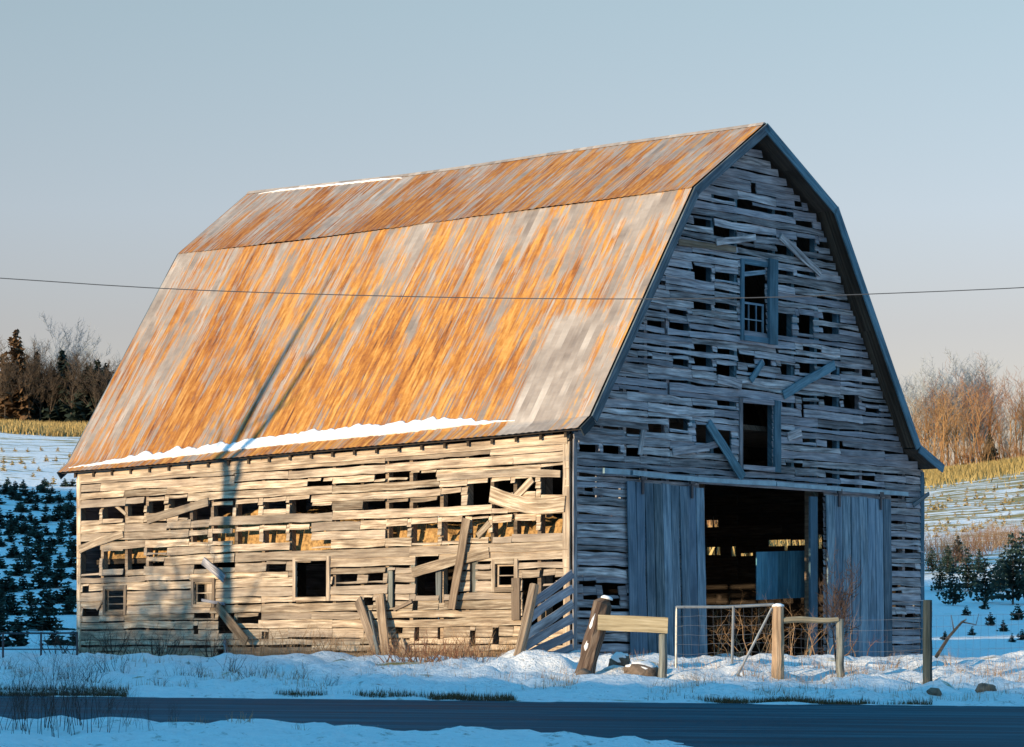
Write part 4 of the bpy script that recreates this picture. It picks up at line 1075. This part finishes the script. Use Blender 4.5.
# brush heap in the doorway
BH = shrub_template('dry_brush', 1.25, 44, 541, 'weed_tan', 1.7, .011, 3, .26)  # brush tangle of separate stems, built with the shrub template
p = gable_at(px_gable(735, 640)[0], 0, .75); place(BH, 0, 0, 'tangled brush of arching tan branches in front of the barn doorway', 'brush', None, .95, 0.4, xyz=(p.x, p.y))
BH2 = shrub_template('dry_brush', .8, 14, 543, 'weed_red', 1.1, .014, 2, .3)  # second, lower brush tangle of separate stems
p = gable_at(px_gable(795, 640)[0], 0, .6); place(BH2, 0, 0, 'lower reddish brush between tan post and slim grey post', 'brush', None, .95, 1.4, xyz=(p.x, p.y))
MINR[0] = .006; mb = MB(); rr = random.Random(5)
for k in range(9): grow(mb, mb, Vector((rr.gauss(0, .05), rr.gauss(0, .05), -.05)), Vector((rr.gauss(-.02, .05), rr.gauss(0, .05), 1)).normalized(), 1.25*rr.uniform(.7, 1.1), .016, 0, 3, rr, 1, .12, .10, 6)
MINR[0] = 0.0; WD = mb.build('tall_weed', M['weed']); place(WD, 838, 50.6, 'tall dark weed standing before the closed right sliding door', 'weed', None, 1.18, 0, sxy=.72)
SM = shrub_template('dry_brush', .42, 14, 551, 'weed_tan', .3, .007)
for px, y in ((751, 49.4), (806, 49.3), (700, 49.6), (862, 50.6), (893, 51.2), (962, 49.6), (1000, 50.2), (948, 51.5), (690, 48.8), (852, 51.6), (912, 51.8), (1015, 49.2), (880, 52.3)):
    place(SM, px, y, 'small tan grass tussock poking from the snow around the fence line', 'weed', 'tan tussocks along the fence', rng.uniform(.5, .95))
# foreground weeds
def stalk_template(h, n, seed, mat='weed'):
    rr = random.Random(seed); mb = MB()
    for k in range(n): grow(mb, mb, Vector((rr.gauss(0, .18), rr.gauss(0, .12), -.05)), Vector((rr.gauss(.02, .14), rr.gauss(0, .1), 1)).normalized(), h*rr.uniform(.55, 1.0), .0042, 0, 2, rr, 1, .10, .02, 6)
    return mb.build('dead_weed', M[mat])
FW = [stalk_template(.95, 7, 600+i) for i in range(4)]
for k, (px, y, s) in enumerate([(6, 30.5, .9), (20, 31.2, .8), (33, 30.2, 1.0), (41, 31.5, 1.25), (55, 30.8, .7), (68, 31.6, .8), (77, 30.5, 1.15), (84, 31.0, 1.1), (97, 31.8, .7), (108, 30.3, .75), (15, 29.2, .9), (60, 29.4, .8), (128, 31.2, .5), (150, 31.0, .45), (172, 31.6, .4)]):
    place(FW[k % 4], px, y, 'dark dead weed stalks in the snow at the near left road edge', 'weed', 'dead weeds at the near road edge', s*.8)
FT = [shrub_template('grass_tuft', .22, 14, 620+i, 'weed_tan', .14, .0035, 0, .12) for i in range(2)]
for k, (px, y, s) in enumerate([(175, 33.2, .8), (236, 33.0, .9), (246, 33.3, 1), (300, 33.1, .8), (375, 33.2, .9), (352, 33, .7), (128, 33.1, .8), (200, 32.6, .7)]):
    place(FT[k % 2], px, y, 'pale grass tuft on the snow ridge along the near road edge', 'grass tuft', 'pale tufts along the near road edge', s)

# grass as stuff: crest fringe on both hillsides and the worn verge of the road
def blades(name, label, pts, h, w, mat):
    mb = MB()
    for (x, y, s) in pts:
        z = ground(x, y); an = rng.random()*3.14; hh = h*s*rng.uniform(.6, 1.3); dx, dy = math.cos(an)*w*s, math.sin(an)*w*s
        lx, ly = rng.gauss(0, .25)*hh, rng.gauss(0, .25)*hh
        mb.poly([(x-dx, y-dy, z-.03), (x+dx, y+dy, z-.03), (x+lx, y+ly, z+hh)], rng.random())
    return tag(mb.build(name, M[mat]), label, 'grass', kind='stuff')
pts = [(gpt(px, y), y, 1) for px, y in ((rng.uniform(-12, 140), rng.uniform(226, 266)) for _ in range(16000))]
blades('grass', 'yellow dry grass on the crest below the left wood', pts, .6, .06, 'straw_tuft')
pts = [(gpt(px, y), y, 1) for px, y in ((rng.uniform(890, 1036), 268-abs(rng.gauss(0, 15))) for _ in range(18000))]
blades('grass', 'olive yellow dry grass on the crest below the right tree line', pts, .6, .06, 'olive')
pts = [(gpt(px, y), y, 1) for px, y in ((rng.uniform(692, 840), rng.uniform(130, 185)) for _ in range(26000))]
blades('grass', 'yellow dry grass on the hillside glimpsed through gaps inside the doorway', pts, 1.3, .12, 'straw_tuft')
for k in range(16):
    px = 694+8.6*k; yy = 134+5*(k % 3); place(SH_C[k % 3], px, yy, 'tall tan scrub on the hillside glimpsed through gaps inside the doorway', 'bush', 'scrub glimpsed through the doorway', rng.uniform(2.2, 2.8))
pts = []
for _ in range(26000):
    x = rng.uniform(-9.5, 6.5); y = 44.15+abs(rng.gauss(0, .22))
    if noise.noise((x*.35, y*.9, 4))+.45*noise.noise((x*1.7, 3, 1)) > -.02: pts.append((x, y, rng.uniform(.5, 1)))
blades('grass', 'dark matted grass along the far edge of the road', pts, .10, .008, 'verge')
pts = []
for _ in range(9000):
    a = rng.uniform(.3, 14.4); q = side_at(a, 0, abs(rng.gauss(.15, .4))+.05); pts.append((q.x, q.y, rng.uniform(.4, 1)))
for _ in range(14000):
    x = rng.uniform(-9.5, 9.5); y = rng.uniform(45, 53)
    if noise.noise((x*.8, y*.8, 7)) > (.05 if x > 2 else .22): pts.append((x, y, rng.uniform(.3, .9)))
blades('grass', 'dry straw grass poking through the snow round the barn', pts, .22, .007, 'weed_tan')

# trees out of the frame whose shadows fall on the barn
rr = random.Random(77); mt, ml = MB(), MB(); NX = Vector((RY, -RX, 0))
def limb(pts, rads): mt.tube(pts, rads, 7, caps=False, rnd=.4)
limb([Vector((0, 0, -.3)), Vector((0, 0, 3)), NX*.04+UP*6, NX*.02+UP*8, UP*9.6+NX*.06, UP*11.2+NX*.10, UP*13.4+NX*.25], [.20, .19, .17, .15, .12, .085, .02])
limb([NX*.02+UP*7.4, NX*.45+UP*8.6, NX*.85+UP*9.8, NX*1.05+UP*11.2, NX*1.5+UP*12.8], [.12, .105, .085, .055, .015])
for z, sx, L in ((6.2, -1, 2.2), (8.4, -1, 1.8), (9.3, 1, 1.6), (10.2, -1, 1.4), (5.2, 1, 1.6)):
    grow(mt, ml, UP*z+NX*.08, (NX*sx*.8+UP*.8+Vector((RX, RY, 0))*rr.uniform(-.5, .5)).normalized(), L, .035, 1, 3, rr, 1, .12, .06, 4)
SHT = empty('bare_tree', (0, 0, 0), 'x', 'tree'); mt.build('trunk', M['bark_dark'], SHT); ml.build('crown', M['bark_dark'], SHT)
q = side_at(px_side(228, 600)[0], 0, 0); q = q-Vector((RX, RY, 0))*20
SHT.location = (q.x, q.y, ground(q.x, q.y)-.4); tag(SHT, 'bare tree whose long shadow crosses the sunlit wall', 'tree')

for k, (px, T_) in enumerate(((95, 24), (150, 27), (185, 22))):
    q = side_at(px_side(px, 600)[0], 0, 0)-Vector((RX, RY, 0))*T_
    place(T['dkb%d' % (k % 3)], 0, 0, 'bare tree whose branch shadows dapple the far half of the sunlit wall', 'tree', 'trees shading the long wall', .62, xyz=(q.x, q.y))

# ------------------------------------------------------------------ world, sun, camera
w = bpy.data.worlds.new('World'); sc.world = w; w.use_nodes = True
nt = w.node_tree; bg = nt.nodes['Background']
sky = nt.nodes.new('ShaderNodeTexSky'); sky.sky_type = 'NISHITA'; sky.sun_disc = False
sky.sun_elevation = ELEV; sky.sun_rotation = math.atan2(-RX, -RY) % (2*math.pi)
sky.altitude = 600; sky.air_density = 1.0; sky.dust_density = .6; sky.ozone_density = 2.0
gen = nt.nodes.new('ShaderNodeTexCoord').outputs['Generated']
spz = nt.nodes.new('ShaderNodeSeparateXYZ'); nt.links.new(gen, spz.inputs[0])
tint = ramp(nt, spz.outputs[2], [(0.0, (.42, .28, .25)), (.11, (.53, .36, .325)), (.148, (.62, .45, .40)), (.225, (.675, .53, .425)), (.42, (.36, .95, 1.05)), (1.0, (.14, 1.34, 1.50))])
skyc = mixc(nt, 1.0, sky.outputs[0], tint, 'MULTIPLY')
skyb = nt.nodes.new('ShaderNodeVectorMath'); skyb.operation = 'SCALE'; nt.links.new(skyc, skyb.inputs[0]); skyb.inputs['Scale'].default_value = 2.0
nt.links.new(skyb.outputs[0], bg.inputs[0]); bg.inputs[1].default_value = .12
sun = bpy.data.lights.new('sun', 'SUN'); sun.energy = 4.7; sun.angle = R(.5); sun.color = (1, .755, .46)
so = bpy.data.objects.new('sun', sun); col.objects.link(so)
so.rotation_euler = Vector((RX*math.cos(ELEV), RY*math.cos(ELEV), -math.sin(ELEV))).to_track_quat('-Z', 'Y').to_euler()
cam = bpy.data.cameras.new('camera'); co = bpy.data.objects.new('camera', cam); col.objects.link(co); sc.camera = co
co.location = (0, 0, 0); co.rotation_euler = (R(90), 0, 0)
cam.sensor_width = 36; cam.lens = 36*F/1024; cam.shift_y = (HZ-373.5)/1024; cam.clip_end = 6000; cam.clip_start = .5
sc.view_settings.view_transform = 'Standard'; sc.view_settings.look = 'None'; sc.view_settings.gamma = 1; sc.view_settings.exposure = 0.55
sc.cycles.max_bounces = 6
